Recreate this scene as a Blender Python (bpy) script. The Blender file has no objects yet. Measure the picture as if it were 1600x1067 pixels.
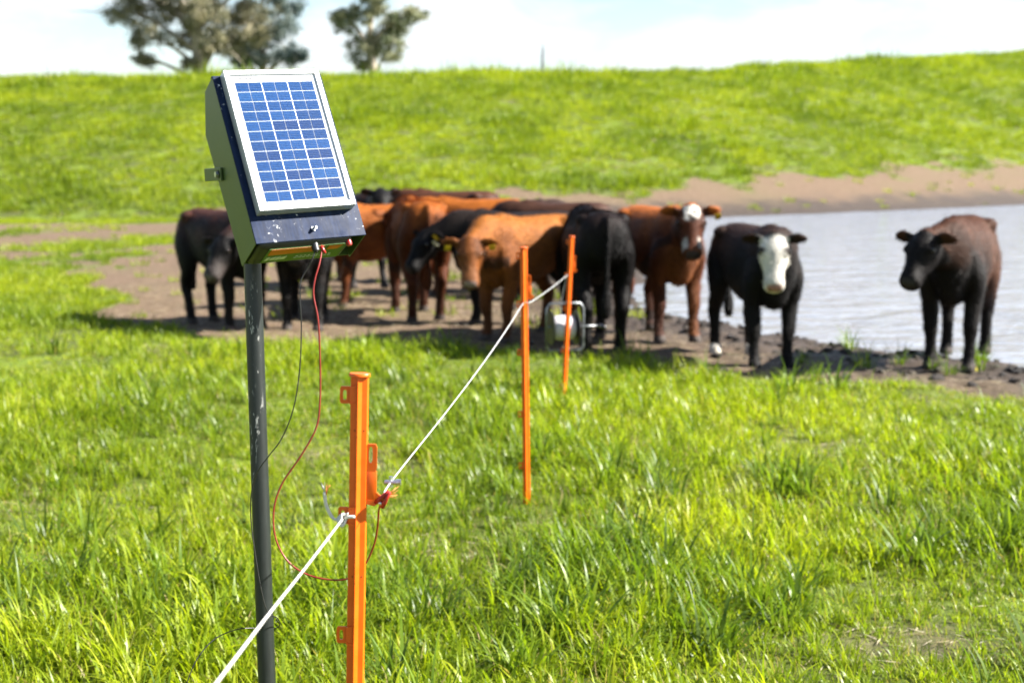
import bpy, bmesh, math, random
import numpy as np
from mathutils import Vector, Matrix, Euler

random.seed(7)
RNG = np.random.default_rng(11)
scene = bpy.context.scene
COL = scene.collection
R = math.radians

# ------------------------------------------------------------------ camera
HC = 1.45                      # eye height
FPX = 2222.2                   # focal length in photo pixels (50 mm on 36 mm)
PITCH = math.atan(283.5 / FPX)
cam_d = bpy.data.cameras.new('camera')
cam = bpy.data.objects.new('camera', cam_d)
COL.objects.link(cam)
cam.location = (0, 0, HC)
cam.rotation_euler = (math.pi / 2 - PITCH, 0, 0)
cam_d.sensor_width = 36.0
cam_d.lens = 50.0
cam_d.clip_start = 0.05
cam_d.clip_end = 6000
cam_d.dof.use_dof = True
cam_d.dof.focus_distance = 2.85
cam_d.dof.aperture_fstop = 4.6
scene.camera = cam

# ------------------------------------------------------------------ sun, sky, exposure
SUN_EL, SUN_A = R(39), R(-2)    # A: angle from +X (picture right) towards +Y (away)
SD = Vector((math.cos(SUN_EL) * math.cos(SUN_A), math.cos(SUN_EL) * math.sin(SUN_A), math.sin(SUN_EL)))
sun_d = bpy.data.lights.new('sun', 'SUN')
sun_d.energy = 5.0
sun_d.angle = R(0.53)
sun_d.color = (1.0, 0.955, 0.88)
sun = bpy.data.objects.new('sun', sun_d)
COL.objects.link(sun)
sun.location = (30, 0, 40)
sun.rotation_euler = SD.to_track_quat('Z', 'Y').to_euler()

w = bpy.data.worlds.new('World')
scene.world = w
w.use_nodes = True
nt = w.node_tree
nt.nodes.clear()
wo = nt.nodes.new('ShaderNodeOutputWorld')
bg = nt.nodes.new('ShaderNodeBackground')
sky = nt.nodes.new('ShaderNodeTexSky')
sky.sky_type = 'NISHITA'
sky.sun_disc = False
sky.sun_elevation = SUN_EL
sky.sun_rotation = math.pi / 2 - SUN_A
sky.dust_density = 0.6
tc = nt.nodes.new('ShaderNodeTexCoord')
mp = nt.nodes.new('ShaderNodeMapping')
mp.inputs['Scale'].default_value = (1.0, 1.0, 2.6)
n1 = nt.nodes.new('ShaderNodeTexNoise')
n1.inputs['Scale'].default_value = 7.5
n1.inputs['Detail'].default_value = 7
n1.inputs['Roughness'].default_value = 0.58
n1.inputs['Distortion'].default_value = 0.3
rp = nt.nodes.new('ShaderNodeValToRGB')
rp.color_ramp.elements[0].position = 0.40
rp.color_ramp.elements[0].color = (0, 0, 0, 1)
rp.color_ramp.elements[1].position = 0.62
rp.color_ramp.elements[1].color = (1, 1, 1, 1)
mx = nt.nodes.new('ShaderNodeMix')
mx.data_type = 'RGBA'
mx.inputs['B'].default_value = (5.4, 5.55, 5.8, 1)
L = nt.links.new
L(tc.outputs['Generated'], mp.inputs['Vector'])
L(mp.outputs['Vector'], n1.inputs['Vector'])
sx = nt.nodes.new('ShaderNodeSeparateXYZ')          # cloud cover closes up towards the horizon, as a cloud layer does
L(tc.outputs['Generated'], sx.inputs[0])
mr = nt.nodes.new('ShaderNodeMapRange')
for k_, v_ in (('From Min', 0.0), ('From Max', 0.5), ('To Min', 0.045), ('To Max', -0.16)):
    mr.inputs[k_].default_value = v_
L(sx.outputs['Z'], mr.inputs['Value'])
ad = nt.nodes.new('ShaderNodeMath')
L(n1.outputs['Fac'], ad.inputs[0])
L(mr.outputs[0], ad.inputs[1])
L(ad.outputs[0], rp.inputs['Fac'])
L(rp.outputs['Color'], mx.inputs['Factor'])
L(sky.outputs['Color'], mx.inputs['A'])
L(mx.outputs['Result'], bg.inputs['Color'])
bg.inputs['Strength'].default_value = 0.05
L(bg.outputs['Background'], wo.inputs['Surface'])

scene.view_settings.view_transform = 'Standard'
scene.view_settings.look = 'None'
scene.view_settings.gamma = 1.0
scene.view_settings.exposure = 2.12
scene.view_settings.use_curve_mapping = False


# ------------------------------------------------------------------ helpers
def at(px, py, y):
    """World point seen at photo pixel (px, py) at distance y in front of the camera."""
    a, b = (px - 800) / FPX, (533.5 - py) / FPX
    cp, sp = math.cos(PITCH), math.sin(PITCH)
    d = Vector((a, cp + b * sp, -sp + b * cp))
    return Vector((0, 0, HC)) + d * (y / d.y)


def gnd(px, py):
    """Point of the level paddock (z = 0) at a photo pixel, as (x, y)."""
    a, b = (px - 800) / FPX, (533.5 - py) / FPX
    cp, sp = math.cos(PITCH), math.sin(PITCH)
    d = Vector((a, cp + b * sp, -sp + b * cp))
    k = HC / -d.z
    return d.x * k, d.y * k


def mesh_obj(name, verts, faces, mat=None, parent=None, smooth=False, loc=None):
    me = bpy.data.meshes.new(name)
    me.from_pydata([tuple(v) for v in verts], [], [tuple(f) for f in faces])
    me.validate()
    return obj_of(name, me, mat, parent, smooth, loc)


def obj_of(name, me, mat=None, parent=None, smooth=False, loc=None):
    o = bpy.data.objects.new(name, me)
    COL.objects.link(o)
    if mat is not None:
        me.materials.append(mat)
    if smooth:
        me.polygons.foreach_set('use_smooth', [True] * len(me.polygons))
    if parent is not None:
        o.parent = parent
    if loc is not None:
        o.location = loc
    return o


def empty(name, loc, rz=0.0):
    o = bpy.data.objects.new(name, None)
    o.empty_display_size = 0.1
    COL.objects.link(o)
    o.location = loc
    o.rotation_euler = (0, 0, rz)
    return o


def tag(o, label=None, cat=None, group=None, kind=None):
    for k, v in (('label', label), ('category', cat), ('group', group), ('kind', kind)):
        if v:
            o[k] = v
    return o


class MB:
    """Collects simple shapes into one mesh."""

    def __init__(self):
        self.v, self.f = [], []

    def add(self, vs, fs):
        n = len(self.v)
        self.v += [Vector(v) for v in vs]
        self.f += [[i + n for i in f] for f in fs]
        return self

    def box(self, x0, x1, y0, y1, z0, z1):
        vs = [(x, y, z) for z in (z0, z1) for y in (y0, y1) for x in (x0, x1)]
        fs = [(0, 2, 3, 1), (4, 5, 7, 6), (0, 1, 5, 4), (2, 6, 7, 3), (0, 4, 6, 2), (1, 3, 7, 5)]
        return self.add(vs, fs)

    def bevbox(self, x0, x1, y0, y1, z0, z1, b=0.002, seg=2):
        bm = bmesh.new()
        m = MB().box(x0, x1, y0, y1, z0, z1)
        bv = [bm.verts.new(v) for v in m.v]
        for f in m.f:
            bm.faces.new([bv[i] for i in f])
        bmesh.ops.bevel(bm, geom=bm.edges[:], offset=b, segments=seg, affect='EDGES', profile=0.5)
        bm.verts.index_update()
        vs = [v.co.copy() for v in bm.verts]
        fs = [[v.index for v in f.verts] for f in bm.faces]
        bm.free()
        return self.add(vs, fs)

    def prism(self, poly, axis, a0, a1):
        """poly: list of 2D points; extruded along axis 0/1/2 from a0 to a1."""
        n = len(poly)

        def p3(p, a):
            return {0: (a, p[0], p[1]), 1: (p[0], a, p[1]), 2: (p[0], p[1], a)}[axis]
        vs = [p3(p, a0) for p in poly] + [p3(p, a1) for p in poly]
        fs = [tuple(range(n))[::-1], tuple(range(n, 2 * n))]
        fs += [(i, (i + 1) % n, n + (i + 1) % n, n + i) for i in range(n)]
        return self.add(vs, fs)

    def tube(self, pts, rad, n=8, cap=True):
        pts = [Vector(p) for p in pts]
        k = len(pts)
        rad = rad if isinstance(rad, (list, tuple)) else [rad] * k
        t0 = (pts[1] - pts[0]).normalized()
        ref = Vector((0, 0, 1)) if abs(t0.z) < 0.9 else Vector((1, 0, 0))
        a = t0.cross(ref).normalized()
        vs, fs = [], []
        for i, p in enumerate(pts):
            t = (pts[min(i + 1, k - 1)] - pts[max(i - 1, 0)])
            t = t.normalized() if t.length > 1e-9 else t0
            a = (a - t * a.dot(t))
            a = a.normalized() if a.length > 1e-6 else t.orthogonal().normalized()
            b = t.cross(a)
            for j in range(n):
                q = 2 * math.pi * j / n
                vs.append(p + (a * math.cos(q) + b * math.sin(q)) * rad[i])
        for i in range(k - 1):
            for j in range(n):
                j2 = (j + 1) % n
                fs.append((i * n + j, i * n + j2, (i + 1) * n + j2, (i + 1) * n + j))
        if cap:
            fs.append(tuple(range(n))[::-1])
            fs.append(tuple(range((k - 1) * n, k * n)))
        return self.add(vs, fs)

    def slotplate(self, w, h, t, cx, cz, hx, hz, hw, hh, rnd=0.25):
        """Plate in XZ (w x h about cx, cz), thickness t in Y, with a rounded slot (hw x hh about hx, hz)."""
        def loop(c, d, ww, hh_, pw):
            out = []
            for k in range(24):
                q = 2 * math.pi * k / 24 + math.pi / 24
                s, c_ = math.sin(q), math.cos(q)
                r = (abs(c_) ** pw + abs(s) ** pw) ** (-1 / pw)
                out.append((c + ww / 2 * r * c_, d + hh_ / 2 * r * s))
            return out
        o, i = loop(cx, cz, w, h, 9), loop(hx, hz, hw, hh, 3.2)
        n = 24
        vs = [(x, y, z) for y in (-t / 2, t / 2) for x, z in o] + [(x, y, z) for y in (-t / 2, t / 2) for x, z in i]
        fs = []
        for k in range(n):
            m = (k + 1) % n
            fs += [(k, m, 2 * n + m, 2 * n + k), (n + k, 3 * n + k, 3 * n + m, n + m),
                   (k, n + k, n + m, m), (2 * n + k, 2 * n + m, 3 * n + m, 3 * n + k)]
        return self.add(vs, fs)

    def xf(self, M):
        self.v = [M @ v for v in self.v]
        return self

    def build(self, name, mat, parent=None, smooth=False, loc=None, angle=None):
        o = mesh_obj(name, self.v, self.f, mat, parent, smooth, loc)
        if angle is not None:
            o.data.polygons.foreach_set('use_smooth', [True] * len(o.data.polygons))
            o.data.set_sharp_from_angle(angle=R(angle))
        return o


def spline(pts, n=12):
    """Catmull-Rom through pts."""
    P = [Vector(p) for p in pts]
    P = [P[0] * 2 - P[1]] + P + [P[-1] * 2 - P[-2]]
    out = []
    for i in range(1, len(P) - 2):
        for k in range(n):
            t = k / n
            a, b, c, d = P[i - 1], P[i], P[i + 1], P[i + 2]
            out.append(0.5 * ((2 * b) + (c - a) * t + (2 * a - 5 * b + 4 * c - d) * t * t + (3 * b - a - 3 * c + d) * t ** 3))
    out.append(P[-2])
    return out


def arc_lengths(pts):
    s = [0.0]
    for a, b in zip(pts, pts[1:]):
        s.append(s[-1] + (b - a).length)
    return s


def resample(pts, step):
    pts = [Vector(p) for p in pts]
    s = arc_lengths(pts)
    n = max(2, int(s[-1] / step))
    out, j = [], 0
    for i in range(n + 1):
        q = s[-1] * i / n
        while j < len(s) - 2 and s[j + 1] < q:
            j += 1
        t = (q - s[j]) / max(1e-9, s[j + 1] - s[j])
        out.append(pts[j].lerp(pts[j + 1], min(1, t)))
    return out


def rope(mb, pts, rad, strands=3, pitch=0.022, seg=7, n=5, fuzz=0.0):
    pts = resample(pts, pitch / seg)
    s = arc_lengths(pts)
    k = len(pts)
    fr = []
    a = None
    for i in range(k):
        t = (pts[min(i + 1, k - 1)] - pts[max(i - 1, 0)]).normalized()
        if a is None:
            a = t.orthogonal().normalized()
        a = (a - t * a.dot(t)).normalized()
        fr.append((a.copy(), t.cross(a)))
    for m in range(strands):
        line = []
        for i in range(k):
            q = 2 * math.pi * (s[i] / pitch + m / strands)
            line.append(pts[i] + (fr[i][0] * math.cos(q) + fr[i][1] * math.sin(q)) * rad * 0.52)
        mb.tube(line, rad * 0.55, n)
    return mb


# numpy value noise ------------------------------------------------
def _hash(ix, iy, seed):
    h = (ix.astype(np.int64) * 374761393 + iy.astype(np.int64) * 668265263 + seed * 974634777) & 0xFFFFFFFF
    h = ((h ^ (h >> 13)) * 1274126177) & 0xFFFFFFFF
    return ((h ^ (h >> 16)) & 0xFFFF) / 65535.0


def vnoise(x, y, seed=0):
    ix, iy = np.floor(x), np.floor(y)
    fx, fy = x - ix, y - iy
    fx, fy = fx * fx * (3 - 2 * fx), fy * fy * (3 - 2 * fy)
    a = _hash(ix, iy, seed) * (1 - fx) + _hash(ix + 1, iy, seed) * fx
    b = _hash(ix, iy + 1, seed) * (1 - fx) + _hash(ix + 1, iy + 1, seed) * fx
    return a * (1 - fy) + b * fy


def fbm(x, y, oct=4, seed=0, gain=0.5):
    v, a, t = 0.0, 1.0, 0.0
    for k in range(oct):
        v = v + a * vnoise(x * 2 ** k + 17.3 * k, y * 2 ** k - 9.1 * k, seed + k)
        t += a
        a *= gain
    return v / t


def sstep(a, b, x):
    t = np.clip((x - a) / (b - a), 0, 1)
    return t * t * (3 - 2 * t)


def poly_sd(px, py, poly):
    """Signed distance to a polygon (negative inside), vectorised."""
    px, py = np.asarray(px, float), np.asarray(py, float)
    d = np.full(px.shape, 1e18)
    ins = np.zeros(px.shape, bool)
    n = len(poly)
    for i in range(n):
        ax, ay = poly[i]
        bx, by = poly[(i + 1) % n]
        ex, ey = bx - ax, by - ay
        t = np.clip(((px - ax) * ex + (py - ay) * ey) / (ex * ex + ey * ey + 1e-12), 0, 1)
        d = np.minimum(d, (px - ax - t * ex) ** 2 + (py - ay - t * ey) ** 2)
        c = ((ay > py) != (by > py)) & (px < ex * (py - ay) / (ey if abs(ey) > 1e-12 else 1e-12) + ax)
        ins ^= c
    return np.where(ins, -1, 1) * np.sqrt(d)


# ------------------------------------------------------------------ node material helpers
def new_mat(name):
    m = bpy.data.materials.new(name)
    m.use_nodes = True
    t = m.node_tree
    t.nodes.clear()
    out = t.nodes.new('ShaderNodeOutputMaterial')
    b = t.nodes.new('ShaderNodeBsdfPrincipled')
    t.links.new(b.outputs[0], out.inputs[0])
    return m, t, b, out


def nnoise(t, scale, detail=4, rough=0.55, vec=None, dist=0.0):
    n = t.nodes.new('ShaderNodeTexNoise')
    n.inputs['Scale'].default_value = scale
    n.inputs['Detail'].default_value = detail
    n.inputs['Roughness'].default_value = rough
    n.inputs['Distortion'].default_value = dist
    if vec is not None:
        t.links.new(vec, n.inputs['Vector'])
    return n


def nramp(t, fac, stops):
    r = t.nodes.new('ShaderNodeValToRGB')
    e = r.color_ramp.elements
    while len(e) < len(stops):
        e.new(0.5)
    for k, (p, c) in enumerate(stops):
        e[k].position = p
        e[k].color = (*c, 1) if len(c) == 3 else c
    t.links.new(fac, r.inputs['Fac'])
    return r


def nmix(t, fac, a, b, mode='MIX'):
    m = t.nodes.new('ShaderNodeMix')
    m.data_type = 'RGBA'
    m.blend_type = mode
    for sock, v in ((m.inputs['Factor'], fac), (m.inputs['A'], a), (m.inputs['B'], b)):
        if isinstance(v, (int, float)):
            sock.default_value = v
        elif isinstance(v, tuple):
            sock.default_value = (*v, 1) if len(v) == 3 else v
        else:
            t.links.new(v, sock)
    return m.outputs['Result']


def nmath(t, op, a, b=None, clamp=False):
    m = t.nodes.new('ShaderNodeMath')
    m.operation = op
    m.use_clamp = clamp
    for k, v in enumerate((a, b)):
        if v is None:
            continue
        if isinstance(v, (int, float)):
            m.inputs[k].default_value = v
        else:
            t.links.new(v, m.inputs[k])
    return m.outputs[0]


def nattr(t, name, typ='GEOMETRY'):
    a = t.nodes.new('ShaderNodeAttribute')
    a.attribute_name = name
    a.attribute_type = typ
    return a


def nbump(t, bsdf, h, strength=0.3, dist=0.01):
    b = t.nodes.new('ShaderNodeBump')
    b.inputs['Strength'].default_value = strength
    b.inputs['Distance'].default_value = dist
    t.links.new(h, b.inputs['Height'])
    t.links.new(b.outputs[0], bsdf.inputs['Normal'])
    return b


def coords(t, kind='Object', scale=None):
    c = t.nodes.new('ShaderNodeTexCoord')
    if scale is None:
        return c.outputs[kind]
    m = t.nodes.new('ShaderNodeMapping')
    m.inputs['Scale'].default_value = scale
    t.links.new(c.outputs[kind], m.inputs['Vector'])
    return m.outputs[0]


def plain(name, col, rough=0.5, metal=0.0, var=0.15, scale=40, bump=0.0, spec=0.5, sss=0.0):
    m, t, b, o = new_mat(name)
    n = nnoise(t, scale, 5, 0.6, coords(t))
    lo = tuple(c * (1 - var) for c in col)
    hi = tuple(min(1, c * (1 + var)) for c in col)
    r = nramp(t, n.outputs['Fac'], [(0.3, lo), (0.7, hi)])
    t.links.new(r.outputs[0], b.inputs['Base Color'])
    b.inputs['Metallic'].default_value = metal
    b.inputs['Specular IOR Level'].default_value = spec
    rr = nramp(t, n.outputs['Fac'], [(0.3, (rough * 0.85,) * 3), (0.7, (min(1, rough * 1.15),) * 3)])
    t.links.new(rr.outputs[0], b.inputs['Roughness'])
    if sss:
        b.inputs['Subsurface Weight'].default_value = sss
        b.inputs['Subsurface Radius'].default_value = (0.006, 0.003, 0.001)
        b.inputs['Subsurface Scale'].default_value = 1.0
    if bump:
        nbump(t, b, n.outputs['Fac'], bump, 0.002)
    return m


# ------------------------------------------------------------------ terrain functions
WATER_Z = -0.05


def foot(x):                                    # where the far slope starts
    x = np.asarray(x, float)
    k = 3.0
    return 34.0 + 0.95 * k * np.log1p(np.exp(np.clip((x - 2.2) / k, -30, 30)))


def crest_run(x):
    return np.interp(x, [-60, -24, 5, 40, 90], [33, 33, 36, 44, 48])


def crest_z(x):
    return np.interp(x, [-80, -24, -8, 1.5, 10, 17.4, 28, 39.6, 90], [4.95, 5.10, 5.32, 5.55, 6.2, 7.1, 8.3, 9.6, 12])


# pond outline (x, y): near shore left to right, then the far shore right to left
_near = [gnd(985, 452), gnd(1010, 478), gnd(1070, 492), gnd(1150, 505), gnd(1235, 520), gnd(1320, 535), gnd(1400, 541), gnd(1470, 549), gnd(1540, 560), gnd(1620, 574), gnd(1800, 590), (8.5, 10.4), (14, 11.5)]
_far = []
for _x in (60, 45, 34, 26, 20, 15, 11, 8, 6, 4.6, 3.4, 2.4):
    _far.append((_x, float(foot(_x)) - 0.2))
POND = _near + [(40, 20), (62, 50)] + _far + [(1.7, 30), (1.6, 24), (1.7, 19)]

BARE = [gnd(85, 432), gnd(118, 470), gnd(190, 500), gnd(300, 520), gnd(440, 535), gnd(600, 541), gnd(760, 545), gnd(900, 556), gnd(1010, 578), gnd(1120, 588), gnd(1250, 590), gnd(1400, 596), gnd(1600, 612), gnd(1900, 630), (10, 9.5), (30, 12), (70, 40), (70, 110)] \
    + [(x_, float(foot(x_)) + d_) for x_, d_ in ((40, 9.5), (30, 7.8), (22, 6.6), (14, 5.2), (9, 4.3), (5, 3.6), (1, 2.8), (-3, 1.0))] \
    + [gnd(560, 352), gnd(420, 372), gnd(230, 392), gnd(120, 408)]
DRY = [gnd(-200, 372), gnd(-200, 418), gnd(60, 412), gnd(200, 385), gnd(420, 360), gnd(560, 345), gnd(420, 338), gnd(200, 348), gnd(0, 352)]


def pond_sd(x, y):
    return poly_sd(x, y, POND) + (fbm(x * 1.3, y * 1.3, 3, 40) - 0.5) * 0.5


def bare_mask(x, y):
    sc = 0.35 + 0.02 * np.clip(y, 0, 60) + 0.08 * np.clip(y - 28, 0, 30)
    d = poly_sd(x, y, BARE) + (fbm(x * 0.9, y * 0.6, 4, 5) - 0.5) * 2.6 * np.clip((y - 7.5) / 9, 0.28, 1.6)
    m = 1 - sstep(-0.5, 0.5, d / sc)
    dd = poly_sd(x, y, DRY) + (fbm(x * 0.35, y * 0.3, 4, 6) - 0.5) * 9
    m = np.maximum(m, (0.46 + 0.46 * sstep(0.35, 0.62, fbm(x * 0.9, y * 0.5, 4, 71))) * (1 - sstep(-1.5, 2.5, dd)))
    return np.clip(m, 0, 1)


def patch_mask(x, y):
    """Thin worn patches with litter inside the near sward."""
    n = fbm(x * 1.9 + 3.1, y * 1.5 + 1.7, 3, 21)
    m = 0.6 * sstep(0.62, 0.80, n)
    for (px, py, rx, ry) in ((700, 885, 0.28, 0.5), (400, 870, 0.22, 0.45), (200, 965, 0.28, 0.25), (1390, 1000, 0.32, 0.22),
                             (1250, 790, 0.35, 0.5), (1090, 780, 0.3, 0.4), (610, 860, 0.2, 0.4)):
        cx, cy = gnd(px, py)
        m = np.maximum(m, 0.62 * np.exp(-(((x - cx) / rx) ** 2 + ((y - cy) / ry) ** 2) ** 1.3))
    return m


def height(x, y):
    x, y = np.asarray(x, float), np.asarray(y, float)
    z = (fbm(x * 0.5, y * 0.5, 3, 2) - 0.5) * 0.06 + (fbm(x * 2.3, y * 2.3, 3, 9) - 0.5) * 0.025
    z = z * sstep(60, 20, y)
    pd = pond_sd(x, y)
    near = np.exp(-np.clip(pd, 0, 50) / 1.2)
    # trampled, pocked mud along the water
    hoof = fbm(x * 5.5, y * 4.0, 3, 77) - 0.5
    z = z + hoof * 0.16 * near * sstep(-0.2, 0.35, pd) * sstep(40, 20, y)
    z = z - 0.045 * np.exp(-np.clip(pd, 0, 50) / 0.9)
    z = np.where(pd < 0, np.minimum(z, -0.045 + np.maximum(pd, -3) * 0.13), z)
    bm = bare_mask(x, y)
    z = z + bm * (fbm(x * 7, y * 5, 3, 15) - 0.5) * 0.045 * sstep(30, 18, y)
    f, r, c = foot(x), crest_run(x), crest_z(x)
    t = (y - f) / r
    g = np.where(t <= 0, 0, np.where(t < 1, 0.62 * t + 0.38 * np.sin(np.clip(t, 0, 1) * math.pi / 2), np.maximum(0.55, 1 - 0.18 * (t - 1))))
    z = z * np.clip(1 - t * 3, 0, 1) + g * c
    z = z + np.clip(t, 0, 1) * (fbm(x * 0.25, y * 0.12, 4, 31) - 0.5) * 0.55 * sstep(0, 0.2, t)
    z = z + np.where(t > 1.5, (fbm(x * 0.01, y * 0.01, 3, 8) - 0.5) * 2.0 * sstep(1.5, 4, t), 0)
    return z


def hz(x, y):
    return float(height(np.array([x]), np.array([y]))[0])


# ------------------------------------------------------------------ ground sheet
def axis_lines():
    ys = [-80.0, -40, -20, -10, -5, -2, 0, 1, 1.6]
    y = 2.0
    while y < 1600:
        ys.append(y)
        y += 0.055 if y < 15 else (0.0058 * y if y < 115 else 0.06 * y)
    xs = [0.0]
    x = 0.0
    while x < 700:
        x += 0.075 if x < 5.5 else min(0.016 * x, 60) if x < 45 else 0.07 * x
        xs.append(x)
    xs = [-v for v in xs[:0:-1]] + xs
    return np.array(xs), np.array(ys)


XS, YS = axis_lines()
GX, GY = np.meshgrid(XS, YS)
GZ = height(GX, GY)
nx, ny = len(XS), len(YS)
me = bpy.data.meshes.new('ground')
V = np.stack([GX.ravel(), GY.ravel(), GZ.ravel()], 1)
idx = np.arange(nx * ny).reshape(ny, nx)
F = np.stack([idx[:-1, :-1].ravel(), idx[:-1, 1:].ravel(), idx[1:, 1:].ravel(), idx[1:, :-1].ravel()], 1)
me.vertices.add(len(V))
me.vertices.foreach_set('co', V.astype(np.float32).ravel())
me.loops.add(F.size)
me.loops.foreach_set('vertex_index', F.astype(np.int32).ravel())
me.polygons.add(len(F))
me.polygons.foreach_set('loop_start', np.arange(0, F.size, 4, dtype=np.int32))
me.polygons.foreach_set('use_smooth', np.ones(len(F), bool))
me.update(calc_edges=True)
bare = bare_mask(GX, GY).ravel()
pdv = pond_sd(GX, GY).ravel()
wet = (1 - sstep(0.5, 2.1, pdv + (fbm(GX * 2, GY * 2, 3, 55).ravel() - 0.5) * 1.2))
pat = patch_mask(GX, GY).ravel()
for nm, arr in (('bare', bare), ('wet', wet), ('thin', pat)):
    a = me.attributes.new(nm, 'FLOAT', 'POINT')
    a.data.foreach_set('value', arr.astype(np.float32))

m, t, b, o = new_mat('pasture_soil')
P = coords(t)
nA = nnoise(t, 14, 8, 0.65, P)
nB = nnoise(t, 1.2, 5, 0.6, P)
nC = nnoise(t, 60, 4, 0.7, P)
turf = nramp(t, nA.outputs['Fac'], [(0.3, (0.022, 0.026, 0.008)), (0.5, (0.055, 0.070, 0.014)), (0.7, (0.10, 0.105, 0.03))])
turf2 = nmix(t, nramp(t, nB.outputs['Fac'], [(0.4, (0, 0, 0)), (0.65, (1, 1, 1))]).outputs[0], turf.outputs[0], (0.11, 0.16, 0.012))
litter = nramp(t, nC.outputs['Fac'], [(0.3, (0.05, 0.036, 0.022)), (0.55, (0.11, 0.085, 0.05)), (0.72, (0.22, 0.175, 0.11))])
dirt = nramp(t, nA.outputs['Fac'], [(0.25, (0.052, 0.033, 0.021)), (0.5, (0.112, 0.073, 0.046)), (0.75, (0.178, 0.125, 0.083))])
nD = nnoise(t, 0.35, 4, 0.6, P)
dirt2_ = nmix(t, nramp(t, nD.outputs['Fac'], [(0.45, (0, 0, 0)), (0.68, (0.4, 0.4, 0.4))]).outputs[0], dirt.outputs[0], (0.105, 0.088, 0.040))
dirt2 = nmix(t, nramp(t, nC.outputs['Fac'], [(0.55, (0, 0, 0)), (0.75, (0.8, 0.8, 0.8))]).outputs[0], dirt2_, (0.23, 0.18, 0.125))
mud = nramp(t, nA.outputs['Fac'], [(0.3, (0.014, 0.010, 0.008)), (0.55, (0.044, 0.031, 0.022)), (0.75, (0.095, 0.070, 0.049))])
ab, aw, ath = nattr(t, 'bare'), nattr(t, 'wet'), nattr(t, 'thin')
c1 = nmix(t, ath.outputs['Fac'], turf2, litter.outputs[0])
bf = nmath(t, 'ADD', ab.outputs['Fac'], nmath(t, 'MULTIPLY', nmath(t, 'SUBTRACT', nA.outputs['Fac'], 0.5), 0.9))
bf = nramp(t, bf, [(0.32, (0, 0, 0)), (0.62, (1, 1, 1))]).outputs[0]
c2 = nmix(t, bf, c1, dirt2)
wf = nmath(t, 'MULTIPLY', aw.outputs['Fac'], 0.92)
c3 = nmix(t, wf, c2, mud.outputs[0])
t.links.new(c3, b.inputs['Base Color'])
rg = nmath(t, 'SUBTRACT', 0.95, nmath(t, 'MULTIPLY', aw.outputs['Fac'], 0.35))
t.links.new(rg, b.inputs['Roughness'])
b.inputs['Specular IOR Level'].default_value = 0.25
hb = nmath(t, 'ADD', nA.outputs['Fac'], nmath(t, 'MULTIPLY', nC.outputs['Fac'], 0.5))
nbump(t, b, hb, 0.9, 0.03)
ground = obj_of('ground', me, m)
tag(ground, 'grassy paddock with a worn bare flat and a green bank behind', 'ground', kind='structure')

# ------------------------------------------------------------------ pond water
wx = np.concatenate([np.arange(0.5, 16, 0.35), np.arange(16, 75, 1.5)])
wy = np.concatenate([np.arange(9.0, 25, 0.35), np.arange(25, 125, 1.5)])
WX, WY = np.meshgrid(wx, wy)
wi = np.arange(WX.size).reshape(WX.shape)
wf_ = np.stack([wi[:-1, :-1].ravel(), wi[:-1, 1:].ravel(), wi[1:, 1:].ravel(), wi[1:, :-1].ravel()], 1)
keep = (poly_sd(WX, WY, POND) < 2.2)
kf = keep.ravel()[wf_].any(1)
wf_ = wf_[kf]
used = np.unique(wf_)
remap = -np.ones(WX.size, int)
remap[used] = np.arange(len(used))
wv = np.stack([WX.ravel()[used], WY.ravel()[used], np.full(len(used), WATER_Z)], 1)
m, t, b, o = new_mat('pond_water')
P = coords(t, 'Object', (1.0, 2.1, 1.0))
w1 = nnoise(t, 2.6, 4, 0.55, P, 0.6)
w2 = nnoise(t, 0.9, 3, 0.5, P, 0.4)
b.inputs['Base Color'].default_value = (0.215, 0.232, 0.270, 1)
b.inputs['Roughness'].default_value = 0.07
b.inputs['IOR'].default_value = 1.33
nbump(t, b, nmath(t, 'ADD', w1.outputs['Fac'], nmath(t, 'MULTIPLY', w2.outputs['Fac'], 2.4)), 1.0, 0.085)
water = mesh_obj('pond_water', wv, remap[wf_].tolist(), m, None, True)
tag(water, 'rippled pale grey pond reflecting the cloudy sky', 'pond', kind='structure')


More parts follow.
